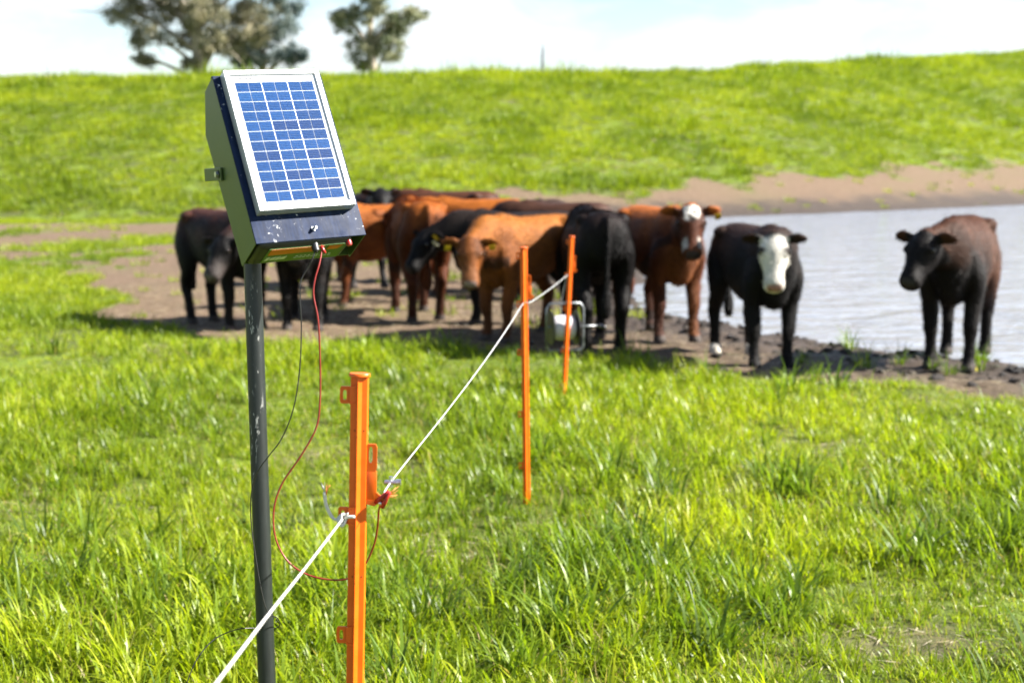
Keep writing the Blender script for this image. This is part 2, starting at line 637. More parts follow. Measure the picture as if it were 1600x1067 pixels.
# ------------------------------------------------------------------ grass (uncountable)
def blade_clump(name, nb, spread, lmin, lmax, wmin, wmax, bend, dry=0.06, seed=0, seg=4, upright=0.35):
    r = np.random.default_rng(seed)
    verts, faces, shade, dryv, tipv = [], [], [], [], []
    for k in range(nb):
        ang = r.uniform(0, 2 * math.pi)
        rad = spread * math.sqrt(r.uniform())
        bx, by = rad * math.cos(ang), rad * math.sin(ang)
        ln = r.uniform(lmin, lmax) * (1.0 if r.uniform() > 0.25 else 0.55)
        wd = r.uniform(wmin, wmax)
        da = ang + r.normal(0, 0.9)
        lean = abs(r.normal(0, upright))
        bd = bend * r.uniform(0.4, 1.5)
        sh, dr = r.uniform(), float(r.uniform() < dry)
        tw = r.uniform(-0.7, 0.7)
        x, y, z, a = bx, by, -0.012, lean
        n0 = len(verts)
        for s in range(seg + 1):
            f = s / seg
            hw = wd * 0.5 * (1 - f ** 1.8) * (0.75 + 0.5 * math.sin(math.pi * min(1, f + 0.25)))
            sx, sy = -math.sin(da + tw * f), math.cos(da + tw * f)
            if s < seg:
                verts += [(x - sx * hw, y - sy * hw, z), (x + sx * hw, y + sy * hw, z)]
                shade += [sh] * 2
                dryv += [dr] * 2
                tipv += [f] * 2
            else:
                verts.append((x, y, z))
                shade.append(sh)
                dryv.append(dr)
                tipv.append(1.0)
            st = ln / seg
            x += math.cos(da) * math.sin(a) * st
            y += math.sin(da) * math.sin(a) * st
            z += math.cos(a) * st
            a = min(a + bd / seg * (0.5 + 1.2 * f), 2.3)
        for s in range(seg - 1):
            q = n0 + 2 * s
            faces.append((q, q + 1, q + 3, q + 2))
        q = n0 + 2 * (seg - 1)
        faces.append((q, q + 1, q + 2))
    me = bpy.data.meshes.new(name)
    me.from_pydata(verts, [], faces)
    for nm, arr in (('shade', shade), ('dry', dryv), ('tip', tipv)):
        at_ = me.attributes.new(nm, 'FLOAT', 'POINT')
        at_.data.foreach_set('value', np.array(arr, np.float32))
    me.polygons.foreach_set('use_smooth', [True] * len(me.polygons))
    return me


def grass_mat(name, cols, dry_col, trans=0.45, gloss=0.35):
    m = bpy.data.materials.new(name)
    m.use_nodes = True
    t = m.node_tree
    t.nodes.clear()
    out = t.nodes.new('ShaderNodeOutputMaterial')
    b = t.nodes.new('ShaderNodeBsdfPrincipled')
    tr = t.nodes.new('ShaderNodeBsdfTranslucent')
    ms = t.nodes.new('ShaderNodeMixShader')
    sh, dr, tp = nattr(t, 'shade'), nattr(t, 'dry'), nattr(t, 'tip')
    ti = nattr(t, 'tint', 'INSTANCER')
    f = nmath(t, 'ADD', nmath(t, 'MULTIPLY', sh.outputs['Fac'], 0.5), nmath(t, 'MULTIPLY', ti.outputs['Fac'], 0.5))
    r = nramp(t, f, [(0.12, cols[0]), (0.5, cols[1]), (0.88, cols[2])])
    base = nmix(t, nmath(t, 'MULTIPLY', nmath(t, 'SUBTRACT', 1.0, tp.outputs['Fac']), 0.35), r.outputs[0], (0.16, 0.17, 0.05))
    c = nmix(t, dr.outputs['Fac'], base, dry_col)
    t.links.new(c, b.inputs['Base Color'])
    t.links.new(nmix(t, 1.0, c, (1.25, 1.30, 0.50), 'MULTIPLY'), tr.inputs['Color'])
    b.inputs['Roughness'].default_value = 0.38
    b.inputs['Specular IOR Level'].default_value = gloss * 0.8
    ms.inputs[0].default_value = trans
    t.links.new(b.outputs[0], ms.inputs[1])
    t.links.new(tr.outputs[0], ms.inputs[2])
    t.links.new(ms.outputs[0], out.inputs[0])
    return m


def scatter(name, pts, rotz, scl, which, tint, variants, mat, tilt=None):
    """One object: instances of the variants on the given points."""
    src = bpy.data.collections.new(name + '_variants')
    for i, vm in enumerate(variants):
        vm.materials.append(mat)
        vo = bpy.data.objects.new('%s_variant_%02d' % (name, i), vm)
        src.objects.link(vo)
    me = bpy.data.meshes.new(name)
    me.vertices.add(len(pts))
    me.vertices.foreach_set('co', np.asarray(pts, np.float32).ravel())
    rot = np.zeros((len(pts), 3), np.float32)
    if tilt is not None:
        rot[:, :2] = tilt
    rot[:, 2] = rotz
    for nm, typ, key, arr in (('rot', 'FLOAT_VECTOR', 'vector', rot.ravel()), ('scl', 'FLOAT', 'value', scl), ('tint', 'FLOAT', 'value', tint)):
        a = me.attributes.new(nm, typ, 'POINT')
        a.data.foreach_set(key, np.asarray(arr, np.float32))
    a = me.attributes.new('which', 'INT', 'POINT')
    a.data.foreach_set('value', np.asarray(which, np.int32))
    ob = bpy.data.objects.new(name, me)
    COL.objects.link(ob)
    me.materials.append(mat)
    ng = bpy.data.node_groups.new(name + '_nodes', 'GeometryNodeTree')
    ng.interface.new_socket('Geometry', in_out='INPUT', socket_type='NodeSocketGeometry')
    ng.interface.new_socket('Geometry', in_out='OUTPUT', socket_type='NodeSocketGeometry')
    gi, go = ng.nodes.new('NodeGroupInput'), ng.nodes.new('NodeGroupOutput')
    ci = ng.nodes.new('GeometryNodeCollectionInfo')
    ci.inputs['Collection'].default_value = src
    ci.inputs['Separate Children'].default_value = True
    ci.inputs['Reset Children'].default_value = True
    iop = ng.nodes.new('GeometryNodeInstanceOnPoints')
    iop.inputs['Pick Instance'].default_value = True

    def named(nm, typ):
        n = ng.nodes.new('GeometryNodeInputNamedAttribute')
        n.data_type = typ
        n.inputs['Name'].default_value = nm
        return n.outputs['Attribute']
    lk = ng.links.new
    lk(gi.outputs[0], iop.inputs['Points'])
    lk(ci.outputs[0], iop.inputs['Instance'])
    lk(named('which', 'INT'), iop.inputs['Instance Index'])
    e2r = ng.nodes.new('FunctionNodeEulerToRotation')
    lk(named('rot', 'FLOAT_VECTOR'), e2r.inputs[0])
    lk(e2r.outputs[0], iop.inputs['Rotation'])
    lk(named('scl', 'FLOAT'), iop.inputs['Scale'])
    lk(iop.outputs[0], go.inputs[0])
    md = ob.modifiers.new('scatter', 'NODES')
    md.node_group = ng
    return ob


GREEN = [(0.062, 0.125, 0.006), (0.200, 0.280, 0.005), (0.360, 0.400, 0.010)]
gm_near = grass_mat('pasture_grass_blades', GREEN, (0.34, 0.27, 0.12), 0.50, 0.35)
gm_far = grass_mat('bank_grass_blades', [(0.055, 0.110, 0.004), (0.195, 0.265, 0.005), (0.340, 0.380, 0.008)], (0.36, 0.33, 0.12), 0.45, 0.2)
gm_tus = grass_mat('tussock_blades', [(0.036, 0.080, 0.008), (0.085, 0.160, 0.008), (0.190, 0.275, 0.010)], (0.46, 0.37, 0.17), 0.45, 0.32)


def scatter_points(y0, y1, dens_fn, side=0.42, pad=0.8):
    """Random points over the paddock in front of the viewer, thinned by dens_fn (per m2)."""
    out = []
    y = y0
    while y < y1:
        dy = max(0.35, 0.06 * y)
        half = side * (y + dy) + pad
        x = RNG.uniform(-half, half, 4)
        dmax = 1.0
        n = int(dens_fn(None, y + dy / 2) * dy * 2 * half)
        xs = RNG.uniform(-half, half, n)
        ys = RNG.uniform(y, y + dy, n)
        out.append(np.stack([xs, ys], 1))
        y += dy
    return np.concatenate(out)


def near_density(_, y):
    return 400 if y < 6 else (320 if y < 9 else 240)


pts = scatter_points(2.3, 13.5, near_density)
x, y = pts[:, 0], pts[:, 1]
bm_, pm_ = bare_mask(x, y), patch_mask(x, y)
lush = fbm(x * 0.8 + 5, y * 0.7, 3, 63)
keepp = RNG.uniform(size=len(x)) < (1 - sstep(0.25, 0.7, bm_)) * (1 - 0.5 * pm_) * (0.6 + 0.6 * lush)
keepp &= pond_sd(x, y) > 0.2
x, y, pm_, lush = x[keepp], y[keepp], pm_[keepp], lush[keepp]
z = height(x, y)
variants = [blade_clump('g%d' % i, 25, 0.06, 0.05, 0.15, 0.0034, 0.0080, 1.8, 0.07 + 0.02 * (i % 3), 100 + i, 4, 0.6) for i in range(9)]
variants += [blade_clump('gl%d' % i, 14, 0.05, 0.10, 0.21, 0.0055, 0.0105, 1.7, 0.015, 200 + i, 5, 0.3) for i in range(4)]
variants += [blade_clump('gf%d' % i, 14, 0.06, 0.07, 0.16, 0.0025, 0.005, 1.2, 0.35, 300 + i, 4, 1.0) for i in range(3)]
which = RNG.integers(0, 9, len(x))
u = RNG.uniform(size=len(x))
which = np.where(u < 0.26 + 0.4 * (lush - 0.5), RNG.integers(9, 13, len(x)), which)
which = np.where(u > 0.93 - 0.3 * pm_, RNG.integers(13, 16, len(x)), which)
scl = RNG.uniform(0.6, 1.15, len(x)) * (0.42 + 1.05 * np.clip((lush - 0.5) * 1.9 + 0.5, 0, 1)) * (1 - 0.3 * pm_)
tint = np.clip(fbm(x * 1.1, y * 0.9, 3, 91) * 1.5 - 0.25 + RNG.normal(0, 0.16, len(x)), 0, 1)
grass = scatter('grass', np.stack([x, y, z], 1), RNG.uniform(0, 6.28, len(x)), scl, which, tint, variants, gm_near,
                RNG.normal(0, 0.12, (len(x), 2)))
tag(grass, 'bright green pasture grass in the paddock around the orange posts', 'grass', kind='stuff')

# fine short bottom growth filling the sward
pts = scatter_points(2.4, 9.5, lambda _, y: 300 if y < 6 else 200)
x, y = pts[:, 0], pts[:, 1]
kk_ = RNG.uniform(size=len(x)) < (1 - sstep(0.25, 0.7, bare_mask(x, y))) * (1 - 0.35 * patch_mask(x, y))
x, y = x[kk_], y[kk_]
variants = [blade_clump('b%d' % i, 26, 0.06, 0.025, 0.065, 0.002, 0.005, 1.6, 0.12, 600 + i, 3, 0.8) for i in range(6)]
tint = np.clip(fbm(x * 1.6, y * 1.4, 3, 191) * 1.5 - 0.3 + RNG.normal(0, 0.2, len(x)), 0, 1)
sg_ = scatter('short_grass', np.stack([x, y, height(x, y)], 1), RNG.uniform(0, 6.28, len(x)), RNG.uniform(0.7, 1.3, len(x)), RNG.integers(0, 6, len(x)), tint, variants, gm_near)
tag(sg_, 'fine short grass between the taller blades around the orange posts', 'grass', kind='stuff')

# coarser dark tussocks standing out of the sward
tp = []
for (px, py, n_, sp) in ((950, 905, 34, 0.24), (1120, 900, 9, 0.28), (880, 960, 9, 0.25), (640, 985, 6, 0.25), (230, 950, 8, 0.28), (700, 1020, 8, 0.3),
                         (1220, 790, 5, 0.3), (1300, 760, 4, 0.3), (60, 940, 7, 0.35), (430, 830, 4, 0.3), (1480, 830, 6, 0.4), (980, 740, 4, 0.3), (1130, 1030, 8, 0.35),
                         (1010, 700, 4, 0.5), (300, 600, 6, 0.8), (90, 575, 6, 0.9), (720, 640, 5, 0.8), (1120, 620, 5, 0.8), (820, 590, 6, 0.9), (1330, 600, 6, 0.8)):
    cx, cy = gnd(px, py)
    for k in range(n_):
        tp.append((cx + RNG.normal(0, sp * 0.6), cy + RNG.normal(0, sp)))
for k in range(90):
    yy = RNG.uniform(2.8, 11)
    tp.append((RNG.uniform(-0.42 * yy, 0.42 * yy), yy))
tp = np.array(tp)
z = height(tp[:, 0], tp[:, 1])
variants = [blade_clump('t%d' % i, 24, 0.05, 0.13, 0.28, 0.006, 0.0115, 1.8, 0.015, 400 + i, 6, 0.42) for i in range(5)]
nT = len(tp)
tus = scatter('grass_tussocks', np.stack([tp[:, 0], tp[:, 1], z], 1), RNG.uniform(0, 6.28, nT), RNG.uniform(0.7, 1.3, nT),
              RNG.integers(0, 5, nT), RNG.uniform(0.1, 0.95, nT), variants, gm_tus)
tag(tus, 'coarse dark green tussock grass standing above the short sward', 'grass', kind='stuff')

# grass of the middle distance and the bank
def far_density(_, y):
    return 46 if y < 20 else (26 if y < 34 else 13 if y < 60 else 8)


pts = scatter_points(12.0, 112, far_density, 0.44, 2)
x, y = pts[:, 0], pts[:, 1]
tq = (y - foot(x)) / crest_run(x)
bm_ = bare_mask(x, y)
keepp = (tq < 1.12) & (pond_sd(x, y) > 0.25) & (RNG.uniform(size=len(x)) < (1 - 0.97 * sstep(0.02, 0.75, bm_)))
x, y, tq = x[keepp], y[keepp], tq[keepp]
z = height(x, y)
flat = tq < 0.02
variants = [blade_clump('h%d' % i, 38, 0.22, 0.12, 0.30, 0.010, 0.020, 1.1, 0.05, 500 + i, 3, 0.45) for i in range(6)]
lush = fbm(x * 0.55, y * 0.4, 4, 64)
scl = RNG.uniform(0.7, 1.25, len(x)) * np.where(flat, 0.5, 0.80) * (0.5 + 1.0 * lush) * np.where(y > 60, 1.2, 1.0)
tint = np.clip(fbm(x * 0.5, y * 0.25, 4, 92) * 2.0 - 0.45 + RNG.normal(0, 0.16, len(x)), 0, 1)
big = (RNG.uniform(size=len(x)) < 0.14 * sstep(0.42, 0.60, fbm(x * 0.3 + 4, y * 0.2, 3, 44)) + 0.015) & ~flat
scl = np.where(big, scl * 1.75, scl)
tint = np.where(big, tint * 0.35, tint)
rim = (tq > 0.86) & (RNG.uniform(size=len(x)) < 0.5)
scl = np.where(rim, scl * RNG.uniform(1.0, 1.9, len(x)), scl)
hg = scatter('bank_grass', np.stack([x, y, z], 1), RNG.uniform(0, 6.28, len(x)), scl, RNG.integers(0, 6, len(x)), tint, variants, gm_far,
             RNG.normal(0, 0.1, (len(x), 2)))
tag(hg, 'green grass covering the bank behind the pond and cattle', 'grass', kind='stuff')


# ------------------------------------------------------------------ clods, straw
def clod_mesh(seed):
    r = np.random.default_rng(seed)
    bm = bmesh.new()
    bmesh.ops.create_icosphere(bm, subdivisions=2, radius=1)
    for v in bm.verts:
        k = 0.75 + 0.5 * r.uniform()
        v.co = Vector((v.co.x * k, v.co.y * k * 0.85, v.co.z * k * 0.55))
    me = bpy.data.meshes.new('clod')
    bm.to_mesh(me)
    bm.free()
    return me


n0 = 9000
x = RNG.uniform(-1.5, 9, n0)
y = RNG.uniform(8.5, 16.5, n0)
pd = pond_sd(x, y)
k = (pd > 0.02) & (RNG.uniform(size=n0) < np.exp(-pd / 0.55)) & (bare_mask(x, y) > 0.3)
x, y = x[k], y[k]
m_clod, t, b, o = new_mat('mud_clods')
nA = nnoise(t, 9, 5, 0.6, coords(t, 'Generated'))
ti = nattr(t, 'tint', 'INSTANCER')
cc = nramp(t, ti.outputs['Fac'], [(0.0, (0.014, 0.010, 0.008)), (0.7, (0.045, 0.033, 0.024)), (1.0, (0.12, 0.09, 0.065))])
t.links.new(cc.outputs[0], b.inputs['Base Color'])
b.inputs['Roughness'].default_value = 0.75
nbump(t, b, nA.outputs['Fac'], 0.8, 0.3)
cl = scatter('mud_clods', np.stack([x, y, height(x, y) + 0.004], 1), RNG.uniform(0, 6.28, len(x)), 0.012 + 0.04 * RNG.uniform(size=len(x)) ** 2.2,
             RNG.integers(0, 5, len(x)), RNG.uniform(0, 1, len(x)), [clod_mesh(700 + i) for i in range(5)], m_clod, RNG.normal(0, 0.3, (len(x), 2)))
tag(cl, 'dark trampled mud clods along the near edge of the pond', 'mud', kind='stuff')

# dry straw and litter in worn places
n0 = 150000
yy = 2.6 + (16 - 2.6) * RNG.uniform(size=n0) ** 0.8
xx = RNG.uniform(-1, 1, n0) * (0.42 * yy + 0.5)
k = (RNG.uniform(size=n0) < np.clip(0.05 + 0.55 * patch_mask(xx, yy) + 0.35 * sstep(0.3, 0.8, bare_mask(xx, yy)), 0, 1)) & (pond_sd(xx, yy) > 0.9)
xx, yy = xx[k], yy[k]
m_straw = grass_mat('dry_straw', [(0.14, 0.095, 0.05), (0.27, 0.21, 0.12), (0.40, 0.34, 0.23)], (0.42, 0.36, 0.25), 0.15, 0.3)
sv = [blade_clump('s%d' % i, 1, 0.03, 0.05, 0.13, 0.0022, 0.005, 0.3, 0.4, 800 + i, 3, 0.01) for i in range(8)]
for me_ in sv:                                      # lay the stalks down
    for v in me_.vertices:
        v.co = Vector((v.co.z, v.co.x, abs(v.co.y) * 0.25 + 0.003))
st = scatter('dry_straw', np.stack([xx, yy, height(xx, yy) + 0.006], 1), RNG.uniform(0, 6.28, len(xx)), RNG.uniform(0.5, 1.3, len(xx)),
             RNG.integers(0, 8, len(xx)), RNG.uniform(0, 1, len(xx)), sv, m_straw, RNG.normal(0, 0.12, (len(xx), 2)))
tag(st, 'scattered dry straw lying on the worn ground', 'straw', kind='stuff')


# ------------------------------------------------------------------ eucalyptus trees behind the crest
def leaf_mat(name, c0, c1, c2):
    m = bpy.data.materials.new(name)
    m.use_nodes = True
    t = m.node_tree
    t.nodes.clear()
    out = t.nodes.new('ShaderNodeOutputMaterial')
    b = t.nodes.new('ShaderNodeBsdfPrincipled')
    tr = t.nodes.new('ShaderNodeBsdfTranslucent')
    ms = t.nodes.new('ShaderNodeMixShader')
    r = nramp(t, nattr(t, 'shade').outputs['Fac'], [(0.1, c0), (0.5, c1), (0.9, c2)])
    t.links.new(r.outputs[0], b.inputs['Base Color'])
    t.links.new(r.outputs[0], tr.inputs['Color'])
    b.inputs['Roughness'].default_value = 0.5
    ms.inputs[0].default_value = 0.3
    t.links.new(b.outputs[0], ms.inputs[1])
    t.links.new(tr.outputs[0], ms.inputs[2])
    t.links.new(ms.outputs[0], out.inputs[0])
    return m


bark = plain('gum_bark', (0.33, 0.28, 0.22), 0.85, var=0.35, scale=1.5, bump=0.5)


def gum_tree(px, dist, clumps, trunk_r, mat, label, seed, group, nleaf=400):
    r = np.random.default_rng(seed)
    bx = (px - 800) / FPX * dist
    bz = hz(bx, dist)
    root = empty('gum_tree', (bx, dist, bz))
    tag(root, label, 'tree', group)
    ctr = []
    for (cx, cy, rx, rz) in clumps:                   # picture clumps become blobs with depth at the tree's distance
        p = at(cx, cy, dist)
        ctr.append((Vector((p.x - bx, r.uniform(-1.4, 1.4), p.z - bz)), rx * dist / FPX, rz * dist / FPX))
    top = max(c[0].z for c in ctr) + 0.5
    tk = MB()
    mid = [Vector((0, 0, -0.3)), Vector((0.06, 0.05, top * 0.22)), Vector((-0.12, 0.1, top * 0.45)), Vector((0.15, 0, top * 0.7)), Vector((0.1, 0.1, top))]
    tr_ = spline(mid, 6)
    tk.tube(tr_, [trunk_r * (1.25 - 1.1 * i / (len(tr_) - 1)) for i in range(len(tr_))], 10)
    tk.build('trunk', bark, root, True)
    for c, rx, rz in ctr:                             # a limb to each clump, with twigs
        k = int(np.clip((c.z - rz * 0.9) / top * len(tr_) * 0.8, 3, len(tr_) - 2))
        s = tr_[k]
        lb = MB()
        line = spline([s, s.lerp(c, 0.5) + Vector((0, 0, 0.25)), c + Vector((0, 0, rz * 0.4))], 5)
        lb.tube(line, [trunk_r * (0.42 - 0.34 * i / (len(line) - 1)) for i in range(len(line))], 6)
        for q in range(5):
            d = Vector((r.normal() * rx * 0.7, r.normal() * rx * 0.6, r.normal() * rz * 0.7))
            lb.tube([line[-3 - q % 3], c + d * 0.5, c + d], [trunk_r * 0.13, trunk_r * 0.09, 0.01], 5)
        lb.build('limb', bark, root, True)
    verts, faces, shade = [], [], []
    for c, rx, rz in ctr:
        vol = rx * rz
        nsub = int(9 + 11 * vol)
        for q in range(nsub):                          # sprays inside the clump leave gaps between
            d = r.normal(size=3)
            d /= np.linalg.norm(d)
            rad = r.uniform(0.35, 1.0)
            sc = c + Vector((d[0] * rx * rad, d[1] * rx * 0.9 * rad, d[2] * rz * rad))
            sr = r.uniform(0.25, 0.6) * min(1, 0.6 + vol * 0.2)
            sh0 = r.uniform(0.1, 0.9)
            for k in range(int(nleaf * sr)):
                p = sc + Vector(r.normal(size=3) * sr * np.array([0.55, 0.55, 0.42]))
                ln, wd = r.uniform(0.12, 0.24), r.uniform(0.018, 0.038)
                ax = Vector((r.normal() * 0.6, r.normal() * 0.6, -1.0 + r.normal() * 0.35)).normalized()
                sd = ax.cross(Vector(r.normal(size=3))).normalized() * wd
                n = len(verts)
                verts += [p, p + ax * ln * 0.5 + sd, p + ax * ln, p + ax * ln * 0.5 - sd]
                faces.append((n, n + 1, n + 2, n + 3))
                s_ = min(1, max(0, sh0 + r.normal() * 0.15))
                shade += [s_] * 4
    cr = mesh_obj('crown', verts, faces, mat, root)
    a = cr.data.attributes.new('shade', 'FLOAT', 'POINT')
    a.data.foreach_set('value', np.array(shade, np.float32))
    return root


lf1 = leaf_mat('gum_leaves_olive', (0.12, 0.125, 0.075), (0.24, 0.23, 0.13), (0.34, 0.30, 0.18))  # leaf colours lightened in place of distance haze
lf2 = leaf_mat('gum_leaves_blue', (0.050, 0.080, 0.080), (0.10, 0.145, 0.135), (0.17, 0.21, 0.17))
lf3 = leaf_mat('gum_leaves_green', (0.09, 0.115, 0.06), (0.17, 0.195, 0.095), (0.29, 0.28, 0.14))
gum_tree(318, 84, [(205, 20, 42, 22), (255, 12, 45, 26), (320, 25, 55, 34), (380, 15, 48, 30), (240, 62, 34, 24), (222, 92, 20, 12), (288, 62, 26, 18), (350, 66, 42, 26), (392, 48, 30, 20),
                   (250, -45, 70, 40), (340, -70, 90, 50), (410, -40, 50, 40), (300, -130, 90, 50), (200, -20, 40, 24), (300, 98, 18, 8)],
         0.42, lf1, 'broad olive gum tree with a pale trunk and wide open crown behind the crest', 1, 'gum trees behind the crest')
gum_tree(415, 88, [(400, 62, 40, 28), (440, 40, 34, 24), (455, 78, 28, 20), (420, 95, 44, 14), (375, 88, 24, 18), (450, 8, 26, 16), (430, -20, 40, 26), (470, 92, 16, 10), (420, -70, 50, 30)],
         0.26, lf2, 'dark blue-green gum tree close beside the broad olive tree behind the crest', 2, 'gum trees behind the crest')
gum_tree(585, 86, [(545, 38, 24, 18), (575, 18, 34, 24), (600, 50, 34, 28), (570, 75, 28, 22), (615, 82, 20, 22), (625, 30, 26, 14), (650, 20, 20, 9), (590, -20, 50, 26), (565, 95, 18, 10), (600, -60, 60, 34), (535, 22, 16, 12)],
         0.24, lf3, 'slender green gum tree standing alone on the crest with a branch reaching sideways', 3, 'gum trees behind the crest')

# distant thin mast on the skyline
p0 = at(848, 104, 92)
ms_ = empty('mast', (p0.x, 92, hz(p0.x, 92)))
steel_grey = plain('mast_steel', (0.035, 0.040, 0.050), 0.6, 0.0)
mh = at(848, 70, 92).z - ms_.location.z
MB().tube([(0, 0, 0), (0, 0, mh * 0.6), (0, 0, mh * 0.85)], [0.10, 0.09, 0.08], 8).build('pole', steel_grey, ms_, True)
MB().tube([(0, 0, mh * 0.85), (0.01, 0, mh)], [0.06, 0.04], 6).build('aerial', steel_grey, ms_, True)
tag(ms_, 'thin grey mast standing alone on the skyline', 'mast')


# ------------------------------------------------------------------ materials for the fence gear
mat_navy, t, b, o = new_mat('black_enamel_sheet')
P = coords(t)
nA = nnoise(t, 22, 7, 0.7, P)
nB = nnoise(t, 160, 5, 0.75, P)
nS = nnoise(t, 30, 5, 0.6, coords(t, 'Object', (6, 1, 0.6)))
scr = nmath(t, 'MULTIPLY', nramp(t, nB.outputs['Fac'], [(0.60, (0, 0, 0)), (0.64, (1, 1, 1))]).outputs[0], nramp(t, nA.outputs['Fac'], [(0.56, (0, 0, 0)), (0.60, (1, 1, 1))]).outputs[0])
dust = nramp(t, nS.outputs['Fac'], [(0.4, (0.003, 0.009, 0.030)), (0.7, (0.008, 0.019, 0.056))])
t.links.new(nmix(t, scr, dust.outputs[0], (0.55, 0.56, 0.58)), b.inputs['Base Color'])
t.links.new(nramp(t, nA.outputs['Fac'], [(0.3, (0.25,) * 3), (0.7, (0.42,) * 3)]).outputs[0], b.inputs['Roughness'])
nbump(t, b, nB.outputs['Fac'], 0.05, 0.001)
b.inputs['Specular IOR Level'].default_value = 0.15

mat_grass_refl = plain('enamel_grass_reflection', (0.052, 0.084, 0.020), 0.35, 0.0, 0.12, 18)  # green reflected from the grass is put into the sheet's base colour
mat_alu = plain('anodised_aluminium', (0.62, 0.63, 0.64), 0.38, 0.6, 0.05, 60)
mat_white = plain('white_backsheet', (0.60, 0.62, 0.66), 0.25, 0.0, 0.03, 30)
mat_zinc = plain('zinc_plated_steel', (0.62, 0.63, 0.64), 0.32, 1.0, 0.15, 90, 0.1)
mat_blackp = plain('black_plastic', (0.016, 0.016, 0.017), 0.4, 0.0, 0.3, 30)
mat_frame = plain('dull_reel_steel', (0.20, 0.21, 0.22), 0.4, 0.8, 0.2, 60)
mat_ink = plain('printed_ink', (0.09, 0.09, 0.10), 0.6)
mat_orange_l = plain('orange_print', (0.50, 0.12, 0.008), 0.4, 0, 0.06, 20)
mat_green_l = plain('green_print', (0.055, 0.12, 0.022), 0.4, 0, 0.1, 20)
mat_pale_l = plain('pale_print', (0.50, 0.55, 0.42), 0.4, 0, 0.1, 20)
mat_red = plain('red_insulation', (0.30, 0.014, 0.010), 0.35, 0, 0.1, 60)
mat_redwire = plain('red_lead_insulation', (0.20, 0.016, 0.012), 0.35, 0, 0.15, 60)
mat_bkwire = plain('black_lead_insulation', (0.014, 0.013, 0.013), 0.4, 0, 0.2, 60)
mat_copper = plain('copper_strand', (0.75, 0.35, 0.2), 0.3, 1.0)
mat_rope = plain('white_polywire', (0.56, 0.54, 0.50), 0.65, 0, 0.14, 500)
mat_rope2 = plain('grey_white_polywire', (0.46, 0.46, 0.46), 0.55, 0, 0.18, 400)
mat_frayed = plain('orange_strand', (0.80, 0.26, 0.10), 0.6)
mat_post = plain('orange_moulded_plastic', (0.70, 0.110, 0.003), 0.38, 0, 0.08, 45, 0.06, 0.45, 0.0)
mat_hole = plain('dark_recess', (0.10, 0.012, 0.003), 0.8)

mat_pole, t, b, o = new_mat('chipped_black_pole')
P = coords(t, 'Object', (1, 1, 0.25))
nA = nnoise(t, 90, 6, 0.7, P)
nB = nnoise(t, 9, 3, 0.5, P)
chip = nmath(t, 'MULTIPLY', nramp(t, nA.outputs['Fac'], [(0.57, (0, 0, 0)), (0.60, (1, 1, 1))]).outputs[0], nramp(t, nB.outputs['Fac'], [(0.52, (0, 0, 0)), (0.56, (1, 1, 1))]).outputs[0])
base = nramp(t, nA.outputs['Fac'], [(0.3, (0.006, 0.008, 0.007)), (0.7, (0.013, 0.017, 0.015))])
t.links.new(nmix(t, chip, base.outputs[0], (0.30, 0.30, 0.28)), b.inputs['Base Color'])
b.inputs['Roughness'].default_value = 0.42

mat_cells = []
for k in range(5):
    mm, t, b, o = new_mat('silicon_cell')
    P = coords(t)
    vo = t.nodes.new('ShaderNodeTexVoronoi')
    vo.inputs['Scale'].default_value = 260 + 20 * k
    t.links.new(P, vo.inputs['Vector'])
    cb = [(0.003, 0.030, 0.112), (0.004, 0.035, 0.125), (0.003, 0.025, 0.096), (0.005, 0.040, 0.132), (0.004, 0.021, 0.084)][k]
    r_ = nramp(t, vo.outputs['Color'], [(0.0, tuple(c * 0.75 for c in cb)), (1.0, tuple(c * 1.3 for c in cb))])
    sp = t.nodes.new('ShaderNodeSeparateXYZ')
    t.links.new(P, sp.inputs[0])
    wv_ = nmath(t, 'PINGPONG', nmath(t, 'MULTIPLY', sp.outputs['Z'], 1.0), 0.0017)   # fine silver fingers
    fi = nmath(t, 'LESS_THAN', wv_, 0.00028)
    t.links.new(nmix(t, nmath(t, 'MULTIPLY', fi, 0.28), r_.outputs[0], (0.20, 0.26, 0.36)), b.inputs['Base Color'])
    b.inputs['Roughness'].default_value = 0.18
    b.inputs['Specular IOR Level'].default_value = 0.25
    b.inputs['Coat Weight'].default_value = 0.12
    b.inputs['Coat Roughness'].default_value = 0.08
    mat_cells.append(mm)

# ------------------------------------------------------------------ solar energizer on its pole
YAW, TILT, LEAN, PW, PL = 0.5579, 0.4580, 0.056, 0.1754, 0.2652
PC = Vector((-0.37877, 2.45, 1.48784))


def panel_axes():
    u = Vector((math.cos(YAW), math.sin(YAW), 0))
    nh = Vector((math.sin(YAW), -math.cos(YAW), 0))
    up0 = Vector((0, 0, 1))
    n = nh * math.cos(TILT) + up0 * math.sin(TILT)
    up = nh * -math.sin(TILT) + up0 * math.cos(TILT)
    Rm = Matrix(((math.cos(LEAN), 0, -math.sin(LEAN)), (0, 1, 0), (math.sin(LEAN), 0, math.cos(LEAN))))
    return Rm @ u, Rm @ n, Rm @ up


AU, AN, AUP = panel_axes()
pole_top = at(394, 395, 2.545)
pole_mid = at(417, 1067, 2.47)
dirp = (pole_mid - pole_top).normalized()
base = pole_top + dirp * ((pole_top.z) / -dirp.z)
base.z = hz(base.x, base.y)
pole_hi = pole_top - dirp * 0.20
ROOT = empty('solar_energizer', base)
tag(ROOT, 'solar fence energizer with tilted blue panel on a chipped black pole', 'energizer')
# local frame of the box: X across the panel, Y = out of the panel's face, Z up the panel; origin at the panel's centre
MX = Matrix(((AU.x, AN.x, AUP.x, PC.x - base.x), (AU.y, AN.y, AUP.y, PC.y - base.y), (AU.z, AN.z, AUP.z, PC.z - base.z), (0, 0, 0, 1)))


